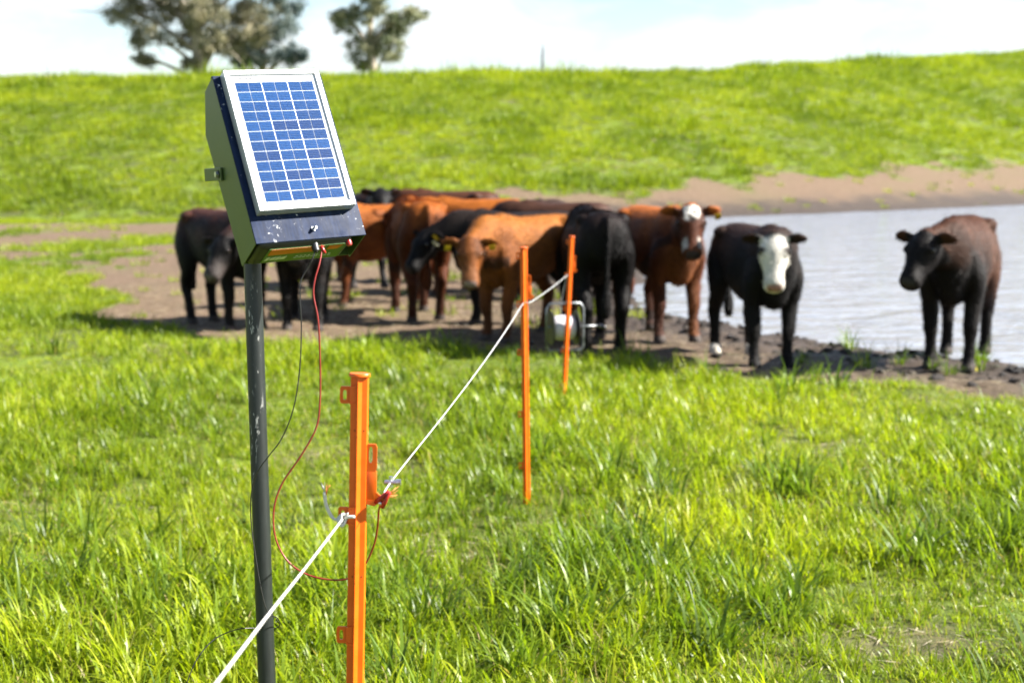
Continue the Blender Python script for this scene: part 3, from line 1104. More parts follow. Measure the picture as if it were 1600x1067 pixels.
def boxpart(mb, name, mat, parent=None, smooth=False, angle=None):
    """Part built in the box frame; hung under ROOT (or under a part that itself sits at the box frame)."""
    o = mb.build(name, mat, parent or ROOT, smooth, None, angle)
    if parent is None:
        o.matrix_local = MX
    return o


# housing: folded sheet cover (front plate) + side panels + back, open below
ft = PL / 2 + 0.001           # top of front plate (Z)
fb = ft - 0.316               # bottom lip
hwid = PW / 2 + 0.013
FY = -0.020                   # front plate plane (Y); panel frame stands 20 mm proud of it
prof = [(FY, ft), (FY - 0.048, ft - 0.003), (FY - 0.094, ft - 0.062), (FY - 0.082, fb - 0.004), (FY, fb)]
hs = boxpart(MB().bevbox(-hwid, hwid, FY - 0.0022, FY, fb, ft, 0.0006, 1), 'front_cover', mat_navy)
boxpart(MB().bevbox(-hwid - 0.0004, hwid + 0.0004, FY - 0.010, FY - 0.0026, ft - 0.0008, ft + 0.0008, 0.0003, 1), 'cover_edge', mat_navy, hs)
for sgn in (-1, 1):
    x0 = sgn * (hwid - 0.0016)
    x1 = sgn * (hwid - 0.0002)
    pr = [(FY - 0.0028, ft - 0.001)] + prof[1:4] + [(FY - 0.0028, fb + 0.001)]
    boxpart(MB().prism(pr if sgn > 0 else pr[::-1], 0, min(x0, x1), max(x0, x1)), 'side_panel', mat_grass_refl)
bk = MB()
bk.prism([(FY - 0.0465, ft - 0.0045), (FY - 0.048, ft - 0.0035), (FY - 0.094, ft - 0.062), (FY - 0.082, fb), (FY - 0.0805, fb), (FY - 0.0922, ft - 0.0622)], 0, -hwid + 0.002, hwid - 0.002)
bk.box(-hwid + 0.002, hwid - 0.002, FY - 0.046, FY - 0.003, ft - 0.0040, ft - 0.0026)
boxpart(bk, 'back_panel', mat_grass_refl)

# energizer unit slotted in the open bottom
en = MB().bevbox(-hwid + 0.006, hwid - 0.022, FY - 0.079, FY - 0.004, fb - 0.006, fb + 0.05, 0.010, 3)
eno = boxpart(en, 'energizer_unit', mat_blackp, None, False, 40)
zb = fb - 0.0062
boxpart(MB().bevbox(-hwid + 0.026, hwid - 0.034, FY - 0.066, FY - 0.012, zb - 0.0012, zb - 0.0002, 0.0004, 1), 'label_plate', mat_green_l, eno)
boxpart(MB().prism([(-hwid + 0.030, FY - 0.013), (hwid - 0.075, FY - 0.013), (hwid - 0.082, FY - 0.033), (-hwid + 0.030, FY - 0.036)], 2, zb - 0.0018, zb - 0.0013), 'orange_band', mat_orange_l, eno)
boxpart(MB().prism([(hwid - 0.066, FY - 0.016), (hwid - 0.040, FY - 0.016), (hwid - 0.046, FY - 0.030), (hwid - 0.066, FY - 0.030)], 2, zb - 0.0018, zb - 0.0013), 'orange_band', mat_orange_l, eno)
lg = MB()
for k, (a_, w_) in enumerate(((0.032, 0.006), (0.040, 0.009), (0.050, 0.007), (0.058, 0.010))):
    lg.prism([(-hwid + a_, FY - 0.046 - 0.002 * (k % 2)), (-hwid + a_ + w_, FY - 0.044), (-hwid + a_ + w_ - 0.002, FY - 0.056), (-hwid + a_ - 0.002, FY - 0.058 + 0.003 * (k % 2))], 2, zb - 0.0018, zb - 0.0013)
boxpart(lg, 'printed_logo', mat_pale_l, eno)
tl = MB()
for k in range(9):
    tl.box(-hwid + 0.085 + k * 0.0075, -hwid + 0.0895 + k * 0.0075, FY - 0.0485, FY - 0.0465, zb - 0.0018, zb - 0.0013)
    tl.box(-hwid + 0.083 + k * 0.0078, -hwid + 0.0885 + k * 0.0078, FY - 0.0545, FY - 0.0530, zb - 0.0018, zb - 0.0013)
boxpart(tl, 'printed_lines', mat_pale_l, eno)
kn = MB().tube([(hwid - 0.030, FY - 0.012, zb + 0.004), (hwid - 0.030, FY - 0.012, zb - 0.002), (hwid - 0.030, FY - 0.012, zb - 0.006)], [0.005, 0.0052, 0.004], 14)
boxpart(kn, 'terminal_knob', mat_red, eno, False, 40)
kn = MB().tube([(0.008, FY - 0.014, zb + 0.004), (0.008, FY - 0.014, zb - 0.010)], [0.007, 0.006], 12)
boxpart(kn, 'terminal_knob', mat_blackp, eno, False, 40)

# solar panel: aluminium frame, white back sheet, 6 x 12 cells
fr = MB()
FWD = 0.0085
hx_, hz_ = PW / 2, PL / 2
for (x0, x1, z0, z1) in ((-hx_, -hx_ + FWD, -hz_, hz_), (hx_ - FWD, hx_, -hz_, hz_), (-hx_ + FWD, hx_ - FWD, hz_ - FWD, hz_), (-hx_ + FWD, hx_ - FWD, -hz_, -hz_ + FWD)):
    fr.bevbox(x0, x1, FY + 0.0005, 0, z0, z1, 0.0006, 1)
pan = boxpart(MB().box(-hx_ + FWD - 0.001, hx_ - FWD + 0.001, -0.0070, -0.0040, -hz_ + FWD - 0.001, hz_ - FWD + 0.001), 'solar_panel', mat_white)
boxpart(fr, 'frame', mat_alu, pan)
cx0, cx1 = -hx_ + FWD + 0.0075, hx_ - FWD - 0.0065
cz1, cz0 = hz_ - FWD - 0.0135, -hz_ + FWD + 0.0075
cw, ch = (cx1 - cx0) / 6, (cz1 - cz0) / 12
gap = 0.0010
cell_me = []
for k in range(5):
    c_ = MB().box(-cw / 2 + gap * 0.55, cw / 2 - gap * 0.55, 0, 0.0005, -ch / 2 + gap * 0.6, ch / 2 - gap * 0.6)
    mm = bpy.data.meshes.new('solar_cell')
    mm.from_pydata([tuple(v) for v in c_.v], [], c_.f)
    mm.materials.append(mat_cells[k])
    cell_me.append(mm)
rr = random.Random(4)
for j in range(12):
    for i2 in range(3):
        kk = rr.choice([0, 0, 1, 1, 2, 3, 4])
        for i in (2 * i2, 2 * i2 + 1):
            o_ = bpy.data.objects.new('solar_cell', cell_me[kk])
            COL.objects.link(o_)
            o_.parent = pan
            o_.location = (cx0 + cw * (i + 0.5), -0.0039, cz1 - ch * (j + 0.5))
bb = MB()
for i in (2, 4):                                                    # busbars between cell columns
    bb.box(cx0 + cw * i - 0.0004, cx0 + cw * i + 0.0004, -0.0039, -0.0036, cz0, cz1)
boxpart(bb, 'busbar', mat_alu, pan)
bc = MB()
rb = random.Random(9)
xx_ = -hx_ + 0.020
while xx_ < -hx_ + 0.050:
    ww = rb.choice([0.0006, 0.0010, 0.0014])
    bc.box(xx_, xx_ + ww, -0.0039, -0.0037, hz_ - FWD - 0.0085, hz_ - FWD - 0.0030)
    xx_ += ww + rb.choice([0.0006, 0.0009])
boxpart(bc, 'barcode_print', mat_ink, pan)
for x0_, n_, zz in ((0.012, 26, hz_ - FWD - 0.0095), (-0.05, 20, -hz_ + FWD + 0.0030), (0.035, 16, -hz_ + FWD + 0.0032)):
    bc = MB()
    for k in range(n_):
        if rb.random() < 0.85:
            bc.box(x0_ + k * 0.0017, x0_ + k * 0.0017 + 0.0012, -0.0039, -0.0037, zz, zz + 0.0014)
    boxpart(bc, 'rating_print', mat_ink, pan)

# catch screw on the cover lip, bracket with its bolt
sc_ = MB().tube([(0.006, FY - 0.002, fb + 0.018), (0.006, FY + 0.003, fb + 0.018)], 0.0042, 6)
sco = boxpart(sc_, 'cover_screw', mat_zinc, None, False, 30)
boxpart(MB().tube([(0.006, FY + 0.0042, fb + 0.018), (0.008, FY + 0.010, fb + 0.017)], [0.003, 0.0024], 8), 'screw_tip', mat_zinc, sco, False, 40)
zbk = ft - 0.150
Mb = Matrix.Translation((0, FY - 0.072, zbk)) @ Matrix.Rotation(-TILT, 4, 'X')      # level arms, pivoting on the bolts
br = MB().bevbox(-hwid - 0.0045, -hwid - 0.0008, -0.064, 0.012, -0.011, 0.011, 0.0006, 1)
br.bevbox(hwid + 0.0008, hwid + 0.0045, -0.064, 0.012, -0.011, 0.011, 0.0006, 1)
br.bevbox(-hwid - 0.0045, hwid + 0.0045, -0.0675, -0.0642, -0.011, 0.011, 0.0006, 1)
bro = boxpart(br.xf(Mb), 'bracket', mat_grass_refl)
for sgn in (-1, 1):
    boxpart(MB().tube([(sgn * (hwid + 0.0045), 0, 0), (sgn * (hwid + 0.010), 0, 0)], 0.0052, 6).xf(Mb), 'bracket_bolt', mat_zinc, bro, False, 30)
    boxpart(MB().tube([(sgn * (hwid + 0.0046), 0, 0), (sgn * (hwid + 0.0058), 0, 0)], 0.0075, 18).xf(Mb), 'washer', mat_blackp, bro, False, 30)

po = MB().tube([pole_hi - base, pole_top - base, (pole_mid - base), Vector((0, 0, 0)), dirp * 0.15], 0.0157, 28)
po.build('pole', mat_pole, ROOT, False, None, 40)

# ------------------------------------------------------------------ lead wires
def pt(px, py, y):
    return at(px, py, y)


def on_box(x, y, z):
    return (Matrix.Translation(base) @ MX) @ Vector((x, y, z))


red_pts = [on_box(0.020, FY - 0.014, zb - 0.006), pt(499, 412, 2.40), pt(492, 437, 2.39), pt(490, 462, 2.385), pt(497, 500, 2.38), pt(500, 560, 2.38), pt(500, 625, 2.375), pt(494, 668, 2.37), pt(470, 712, 2.365),
           pt(441, 755, 2.36), pt(428, 795, 2.355), pt(430, 838, 2.35), pt(447, 873, 2.345), pt(475, 895, 2.34), pt(512, 905, 2.335), pt(545, 903, 2.335), pt(568, 885, 2.335), pt(584, 852, 2.33), pt(590, 822, 2.32), pt(592, 796, 2.30), pt(598, 782, 2.285)]
rl = [p for p in spline(red_pts, 10)]
rd = empty('red_lead', rl[-1])
tag(rd, 'thin red lead wire looping from the energizer to the post clip', 'wire')
MB().tube([p - rl[-1] for p in rl], 0.00155, 8).build('insulation', mat_redwire, rd, True)
# red spring clip biting the wire at the post
A_, B_ = at(594, 786, 2.285) - rl[-1], at(608, 768, 2.275) - rl[-1]
dv = (B_ - A_).normalized()
cj = MB()
nrm = Vector((0, -1, 0)).cross(dv).normalized()
for sgn in (-1, 1):
    cj.tube([A_ - dv * 0.004 + nrm * 0.0065 * sgn, A_ + dv * 0.007 + nrm * 0.0045 * sgn, B_ + nrm * 0.0012 * sgn], [0.0042, 0.0042, 0.0026], 8)
cj.build('clip_jaws', mat_red, rd, True)
MB().tube([A_ - nrm * 0.007, A_ + nrm * 0.007], 0.003, 10).build('clip_spring', mat_zinc, rd, True)
MB().tube([on_box(0.020, FY - 0.016, zb + 0.002) - rl[-1], red_pts[0] - rl[-1], on_box(0.022, FY - 0.012, zb - 0.016) - rl[-1]], [0.003, 0.0032, 0.0022], 10).build('plug', mat_red, rd, True)

bk_pts = [on_box(0.008, FY - 0.014, zb - 0.006), pt(488, 405, 2.40), pt(480, 420, 2.40), pt(470, 440, 2.395), pt(469, 470, 2.39), pt(471, 510, 2.39), pt(468, 580, 2.39), pt(458, 640, 2.39), pt(440, 685, 2.40), pt(420, 712, 2.415), pt(402, 738, 2.43), pt(393, 770, 2.44),
          pt(392, 810, 2.45), pt(398, 860, 2.445), pt(408, 920, 2.438), pt(418, 955, 2.44), pt(434, 966, 2.46), pt(436, 978, 2.50), pt(420, 983, 2.52), pt(396, 981, 2.51), pt(370, 983, 2.49), pt(340, 995, 2.47), pt(318, 1015, 2.45), pt(300, 1045, 2.43), pt(288, 1090, 2.42), pt(285, 1180, 2.42), pt(282, 1420, 2.42)]
bl = spline(bk_pts, 10)
bend_ = bl[-1].copy()
bend_.z = hz(bend_.x, bend_.y)
bl.append(bend_ - Vector((0, 0, 0.02)))
bd_ = empty('earth_lead', bend_)
tag(bd_, 'thin black earth wire hanging from the energizer and wound past the pole', 'wire')
MB().tube([p - bend_ for p in bl], 0.00105, 8).build('insulation', mat_bkwire, bd_, True)
MB().tube([on_box(0.008, FY - 0.014, zb + 0.004) - bend_, bk_pts[0] - bend_, on_box(0.008, FY - 0.013, zb - 0.013) - bend_], [0.0032, 0.0034, 0.002], 10).build('plug', mat_blackp, bd_, True)

# ------------------------------------------------------------------ orange tread-in posts
PROFILE = [(-0.0135, 0.007), (-0.0145, 0.001), (-0.0135, -0.0030), (-0.0040, -0.0045), (-0.0030, -0.0105), (-0.0012, -0.0112), (0.0050, -0.0050), (0.0130, -0.0035), (0.0150, 0.001), (0.0135, 0.007), (0.004, 0.0085), (-0.004, 0.0085)]
LUGS = (0.036, 0.236, 0.438, 0.70, 0.92)


def fence_post(top, foot_, rz, label, h):
    """top / foot_: world points of the post's head and where it enters the ground."""
    ax = (top - foot_)
    ln = ax.length
    root = empty('fence_post', foot_)
    q = ax.to_track_quat('Z', 'Y')
    root.rotation_euler = (q.to_matrix() @ Matrix.Rotation(rz - q.to_euler().z, 3, 'Z')).to_euler() if False else (Matrix.Rotation(0, 3, 'Z') @ Vector((0, 0, 1)).rotation_difference(ax.normalized()).to_matrix() @ Matrix.Rotation(rz, 3, 'Z')).to_euler()
    tag(root, label, 'fence post', 'orange tread-in posts along the electric wire')
    H = ln
    MB().prism(PROFILE, 2, -0.10, H - 0.0045).build('stake', mat_post, root)
    cp = MB()
    n = 26
    ring = [(0.0175 * math.cos(6.2832 * k / n), 0.0005 + 0.0135 * math.sin(6.2832 * k / n)) for k in range(n)]
    rings = [(0.90, H - 0.006), (1.0, H - 0.0048), (1.0, H - 0.0012), (0.93, H)]
    vs, fs = [], []
    for s_, z_ in rings:
        vs += [(x_ * s_, y_ * s_, z_) for x_, y_ in ring]
    for i in range(len(rings) - 1):
        for k in range(n):
            fs.append((i * n + k, i * n + (k + 1) % n, (i + 1) * n + (k + 1) % n, (i + 1) * n + k))
    fs += [tuple(range(n))[::-1], tuple(range(3 * n, 4 * n))]
    cp.add(vs, fs).build('cap', mat_post, root, False, None, 40)
    for d in LUGS:
        z_ = H - d
        if z_ < 0.03:
            continue
        lu = MB().slotplate(0.018, 0.0285, 0.0032, -0.0225, z_, -0.0235, z_, 0.0062, 0.0165)
        lu.xf(Matrix.Identity(4))
        for dz in (-0.0132, 0.0132):
            lu.prism([(-0.0145, z_ + dz - 0.0014), (-0.0035, z_ + dz - 0.0014 + (0.0015 if dz > 0 else -0.0015)), (-0.0035, z_ + dz + 0.0014 + (0.0015 if dz > 0 else -0.0015)), (-0.0145, z_ + dz + 0.0014)], 1, -0.0085, -0.0030)
        lu.bevbox(-0.0150, -0.0038, -0.0064, -0.0046, z_ - 0.0150, z_ + 0.0150, 0.0003, 1)
        lo = lu.build('wire_lug', mat_post, root, False, None, 35)
    # the larger hook plate with its slot
    pl = MB().slotplate(0.0168, 0.046, 0.0038, 0.0222, H - 0.139, 0.0205, H - 0.134, 0.0062, 0.027)
    pl.bevbox(0.0125, 0.0306, -0.0019, 0.0019, H - 0.209, H - 0.1608, 0.0010, 2)
    pl.prism([(0.0135, H - 0.209), (0.0306, H - 0.2088), (0.0306, H - 0.196), (0.0410, H - 0.204), (0.0395, H - 0.211), (0.0275, H - 0.219), (0.0135, H - 0.216)], 1, -0.0024, 0.0024)
    pl.build('hook_plate', mat_post, root, False, None, 35)
    for d in (0.094, 0.338):
        ho = MB()
        for (x_, dz) in ((-0.0062, 0.0), (0.0088, 0.0), (-0.0015, -0.010)):
            z_ = H - d + dz
            yf = -0.0046 if abs(x_) > 0.004 else -0.0108
            ho.tube([(x_, yf + 0.002, z_), (x_, yf - 0.0002, z_)], 0.0011, 8)
        ho.build('moulding_pips', mat_hole, root)
    return root


P1_top, P1_base = at(562, 583, 2.29), None
b1 = at(547, 1640, 2.27)
b1.z = hz(b1.x, b1.y)
P1 = fence_post(P1_top, b1, 0.0, 'orange plastic fence post with a knotted white rope, beside the black pole', 1.1)
g2 = gnd(823, 790)
b2 = Vector((g2[0], g2[1], hz(*g2)))
P2 = fence_post(at(818, 386, g2[1] - 0.03), b2, 0.05, 'orange plastic fence post in open grass, middle one along the wire', 1.1)
g3 = gnd(881, 622)
b3 = Vector((g3[0], g3[1], hz(*g3)))
P3 = fence_post(at(893.5, 369, g3[1] - 0.04), b3, 0.12, 'orange plastic fence post leaning with the wire reel hung on it', 1.0)

# ------------------------------------------------------------------ polywire
lug1 = P1.matrix_world @ Vector((0, 0, 0))
bpy.context.view_layer.update()


def on_post(p, x, y, d):
    H = {P1: (P1_top - b1).length, P2: (at(818, 386, g2[1] - 0.03) - b2).length, P3: (at(893.5, 369, g3[1] - 0.04) - b3).length}[p]
    return p.matrix_world @ Vector((x, y, H - d))


k1 = on_post(P1, -0.0225, -0.004, 0.240)
near_end = Vector((-0.50, 0.30, 0.80))
e1 = at(338, 1067, 1.58)
root_ = empty('white_rope', k1)
tag(root_, 'white twisted rope knotted to the post and running past the black pole', 'rope')
mbr = MB()
line = spline([k1, at(478, 886, 2.06), at(421, 958, 1.83), e1, e1 + (e1 - at(421, 958, 1.83)) * 3.0], 10)
rope(mbr, [p - k1 for p in line], 0.0021, 3, 0.018)
mbr.build('strand', mat_rope, root_, True)
kt = MB()                                                   # the knot: loops through and round the lug
for k in range(3):
    c = k1 + Vector((0.002 * k - 0.002, -0.003, 0.002 * k - 0.003))
    ringp = [c + Vector((0.0065 * math.cos(a_) * (1 - 0.1 * k), 0.006 * math.sin(a_ + k), 0.0055 * math.sin(a_) + 0.003 * math.cos(2 * a_ + k))) - k1 for a_ in np.linspace(0, 2 * math.pi, 16)]
    kt.tube(ringp, 0.0024, 6)
kt.tube(spline([Vector((0.003, -0.004, 0.001)), Vector((0.010, -0.008, 0.004)), Vector((0.020, -0.010, 0.0045))], 6), [0.0028] * 12 + [0.0018], 7)
kt.tube(spline([Vector((0.003, -0.004, 0.004)), Vector((0.009, -0.008, 0.011))], 4), [0.0020] * 4 + [0.0008], 6)
kt.build('knot', mat_rope, root_, True)
ta, tb = at(507, 768, 2.28) - k1, at(519, 808, 2.285) - k1
tl_ = MB()
tl_.tube(spline([Vector((0.0, -0.002, 0)), Vector((-0.006, -0.006, -0.002)), tb, tb.lerp(ta, 0.5) + Vector((-0.004, 0, 0)), ta], 7), [0.0024] * 14 + [0.0030] * 14 + [0.002], 7)
for k in range(7):
    dr = Vector((random.uniform(-0.6, 0.5), random.uniform(-0.3, 0.3), 1)).normalized()
    tl_.tube([ta, ta + dr * 0.006, ta + dr * random.uniform(0.010, 0.018)], [0.0009, 0.0006, 0.0002], 5)
tl_.build('frayed_tail', mat_rope, root_, True)
fo = MB()
for k in range(4):
    dr = Vector((random.uniform(0.1, 0.7), random.uniform(-0.3, 0.3), random.uniform(0.2, 1))).normalized()
    fo.tube([ta + Vector((0.003, 0, -0.005)), ta + dr * 0.009, ta + dr * 0.016], [0.0010, 0.0007, 0.0003], 5)
fo.build('orange_strands', mat_frayed, root_, True)

# main wire: post, post, post, down to the reel
w0 = at(599, 777, 2.285)
w1_ = at(613, 750, 2.42)
a2 = on_post(P2, -0.004, -0.015, 0.232)
a2b = on_post(P2, 0.030, -0.006, 0.226)
a3 = on_post(P3, -0.018, -0.012, 0.236)
reel_c = at(879, 508, g3[1] + 0.11)
sag = (a2b + a3) / 2 - Vector((0, 0, 0.005))
wl = [w0, w1_] + [w1_.lerp(a2, k / 5) - Vector((0, 0, 0.016 * math.sin(math.pi * k / 5))) for k in range(1, 5)] + [a2, a2b, sag, a3]
wroot = empty('fence_wire', w0)
tag(wroot, 'long thin grey-white fence wire strung across the three orange posts', 'wire')
mbr = MB()
rope(mbr, [p - w0 for p in spline(wl, 8)], 0.0017, 3, 0.020, 6, 5)
mbr.build('strand', mat_rope2, wroot, True)
mbr = MB()
rope(mbr, [p - w0 for p in spline([a3, a3.lerp(reel_c, 0.45) + Vector((-0.02, 0, 0)), reel_c + Vector((-0.012, -0.05, 0.07))], 10)], 0.0019, 3, 0.020, 6, 5)
mbr.build('reel_end', mat_rope2, wroot, True)
wc = MB()                                                   # bolted wire clamp just past the first post
c = at(611, 753, 2.40) - w0
wd = (w1_ - w0).normalized()
sv_ = wd.cross(Vector((0, 0, 1))).normalized()
for k in (-1, 1):
    wc.tube([c + sv_ * 0.011 + wd * 0.004 * k, c - sv_ * 0.011 + wd * 0.004 * k], 0.0034, 6)
wc.tube([c - Vector((0, 0, 0.008)), c + Vector((0, 0, 0.010))], 0.0040, 6)
wc.tube([c + sv_ * 0.008, c + sv_ * 0.017], 0.0055, 6)
wc.build('wire_clamp', mat_zinc, wroot, False, None, 30)
fz = MB()
for k in range(6):
    dr = Vector((random.uniform(0.3, 1), random.uniform(-0.3, 0.3), random.uniform(-0.2, 0.5))).normalized()
    fz.tube([Vector((0.006, -0.002, 0.004)), dr * 0.014 + Vector((0.004, 0, 0.004)), dr * random.uniform(0.018, 0.028) + Vector((0.004, 0, 0.006))], [0.0009, 0.0006, 0.0002], 5)
fz.build('frayed_strands', mat_frayed, wroot, True)

# ------------------------------------------------------------------ wire reel hung on the third post
ry = g3[1] + 0.12
rc = at(879, 509, ry)
reel = empty('wire_reel', (rc.x, rc.y, rc.z - 0.15))
reel.rotation_euler = (0, 0, R(14))
tag(reel, 'metal-framed fence wire reel with white drum hung on the far orange post', 'reel')
fw, fh = 0.118, 0.145
for sgn, nm in ((-1, 'frame'), (1, 'frame')):
    yy_ = 0.055 * sgn
    lo_ = [(-fw, yy_, -fh + 0.02), (-fw, yy_, fh - 0.03), (-fw + 0.02, yy_, fh), (fw - 0.02, yy_, fh), (fw, yy_, fh - 0.03), (fw, yy_, -fh + 0.02), (fw - 0.02, yy_, -fh), (-fw + 0.02, yy_, -fh), (-fw, yy_, -fh + 0.02), (-fw, yy_, -fh + 0.05)]
    lo_ = [Vector(p) + Vector((0, 0, 0.15)) for p in lo_]
    if sgn < 0:
        MB().tube(lo_, 0.0065, 10).build('frame', mat_frame, reel, True)
for x_ in (-fw, fw):
    MB().tube([(x_, -0.055, 0.15), (x_ * 0.8, 0.02, 0.15), (x_ * 0.74, 0.03, 0.15)], 0.006, 8).build('frame_arm', mat_frame, reel, True)
MB().tube([(-fw, -0.055, 0.15), (fw + 0.02, -0.055, 0.15), (fw + 0.10, -0.055, 0.152)], 0.006, 10).build('axle', mat_frame, reel, True)
MB().tube([(fw + 0.10, -0.055, 0.152), (fw + 0.105, -0.10, 0.152), (fw + 0.105, -0.16, 0.152)], [0.010, 0.013, 0.012], 12).build('crank_handle', mat_blackp, reel, True)
mat_drum = plain('drum_wound_wire', (0.42, 0.40, 0.42), 0.6, 0, 0.1, 200, 0.3)
dr_ = MB()
prs = [(-0.086, 0.0), (-0.086, 0.062), (-0.080, 0.066), (-0.06, 0.074), (-0.02, 0.077), (0.02, 0.076), (0.05, 0.073), (0.058, 0.062), (0.058, 0.0)]
dr_.tube([(x_, -0.055, 0.145) for x_, r_ in prs], [max(r_, 0.001) for x_, r_ in prs], 32)
dr_.build('drum', mat_drum, reel, False, None, 50)
for x_ in (-0.094, 0.066):
    MB().tube([(x_, -0.055, 0.145), (x_ + 0.006, -0.055, 0.145)], 0.105, 36).build('drum_flange', mat_blackp, reel, False, None, 40)
MB().tube([(-0.0, -0.055, 0.15 + fh), (0.0, -0.075, 0.15 + fh + 0.012), (0.0, -0.11, 0.15 + fh + 0.018), (0.0, -0.125, 0.15 + fh + 0.004)], 0.005, 8).build('hook', mat_zinc, reel, True)


# ------------------------------------------------------------------ cattle
def rings_mesh(rings):
    """rings: list of lists of points, all the same length; closed loft with end caps."""
    n = len(rings[0])
    vs = [p for r_ in rings for p in r_]
    fs = []
    for i in range(len(rings) - 1):
        for j in range(n):
            fs.append((i * n + j, i * n + (j + 1) % n, (i + 1) * n + (j + 1) % n, (i + 1) * n + j))
    fs.append(tuple(range(n))[::-1])
    fs.append(tuple(range((len(rings) - 1) * n, len(rings) * n)))
    return vs, fs


def ell(c, a, b, ra, rb, n=16, pw=2.0):
    out = []
    for j in range(n):
        q = 2 * math.pi * j / n
        cc, ss = math.cos(q), math.sin(q)
        k = (abs(cc) ** pw + abs(ss) ** pw) ** (-1 / pw)
        out.append(c + a * (ra * cc * k) + b * (rb * ss * k))
    return out


def limb(mb, pts):
    """pts: (x, y, z, rx, ry) sections of a leg, horizontal ellipses."""
    X, Y = Vector((1, 0, 0)), Vector((0, 1, 0))
    dense = []
    ks = [Vector(p[:3]) for p in pts]
    rs = [Vector((p[3], p[4], 0)) for p in pts]
    ps, rr_ = spline(ks, 4), spline(rs, 4)
    vs, fs = rings_mesh([ell(p, X, Y, max(r_.x, 0.012) * (1.10 if p.z < 0.45 else 1.0), max(r_.y, 0.012) * (1.14 if p.z < 0.45 else 1.0), 12) for p, r_ in zip(ps, rr_)])
    mb.add(vs, fs)


def coat_mat(name):
    m, t, b, o = new_mat(name)
    a = nattr(t, 'coat')
    P = coords(t)
    n1_ = nnoise(t, 7, 4, 0.6, P, 0.5)
    n2_ = nnoise(t, 55, 5, 0.7, coords(t, 'Object', (0.45, 1.0, 1.6)))
    f = nramp(t, n1_.outputs['Fac'], [(0.3, (0.72, 0.70, 0.68)), (0.7, (1.22, 1.2, 1.18))])
    g = nramp(t, n2_.outputs['Fac'], [(0.3, (0.7, 0.7, 0.7)), (0.7, (1.25, 1.25, 1.25))])
    c = nmix(t, 1.0, nmix(t, 1.0, a.outputs['Color'], f.outputs[0], 'MULTIPLY'), g.outputs[0], 'MULTIPLY')
    t.links.new(c, b.inputs['Base Color'])
    b.inputs['Roughness'].default_value = 0.5
    b.inputs['Specular IOR Level'].default_value = 0.12
    b.inputs['Sheen Weight'].default_value = 0.0
    b.inputs['Sheen Roughness'].default_value = 0.4
    nbump(t, b, n2_.outputs['Fac'], 0.6, 0.012)
    return m


COAT = coat_mat('cattle_coat')
mat_eye = plain('cattle_eye', (0.012, 0.008, 0.006), 0.08, 0, 0.1, 30)
mat_tag = plain('yellow_ear_tag', (0.48, 0.32, 0.01), 0.45, 0, 0.05, 30)
mat_tagw = plain('pale_ear_tag', (0.52, 0.50, 0.34), 0.45, 0, 0.05, 30)
BLACK = (0.0036, 0.0030, 0.0030)
RUST = (0.020, 0.008, 0.004)
RED = (0.135, 0.036, 0.007)
BROWN = (0.155, 0.050, 0.011)
WHITE = (0.52, 0.50, 0.46)


def sm(e0, e1, v):
    t_ = min(1, max(0, (v - e0) / (e1 - e0)))
    return t_ * t_ * (3 - 2 * t_)


def mixc(a, b, f):
    return tuple(a[i] * (1 - f) + b[i] * f for i in range(3))


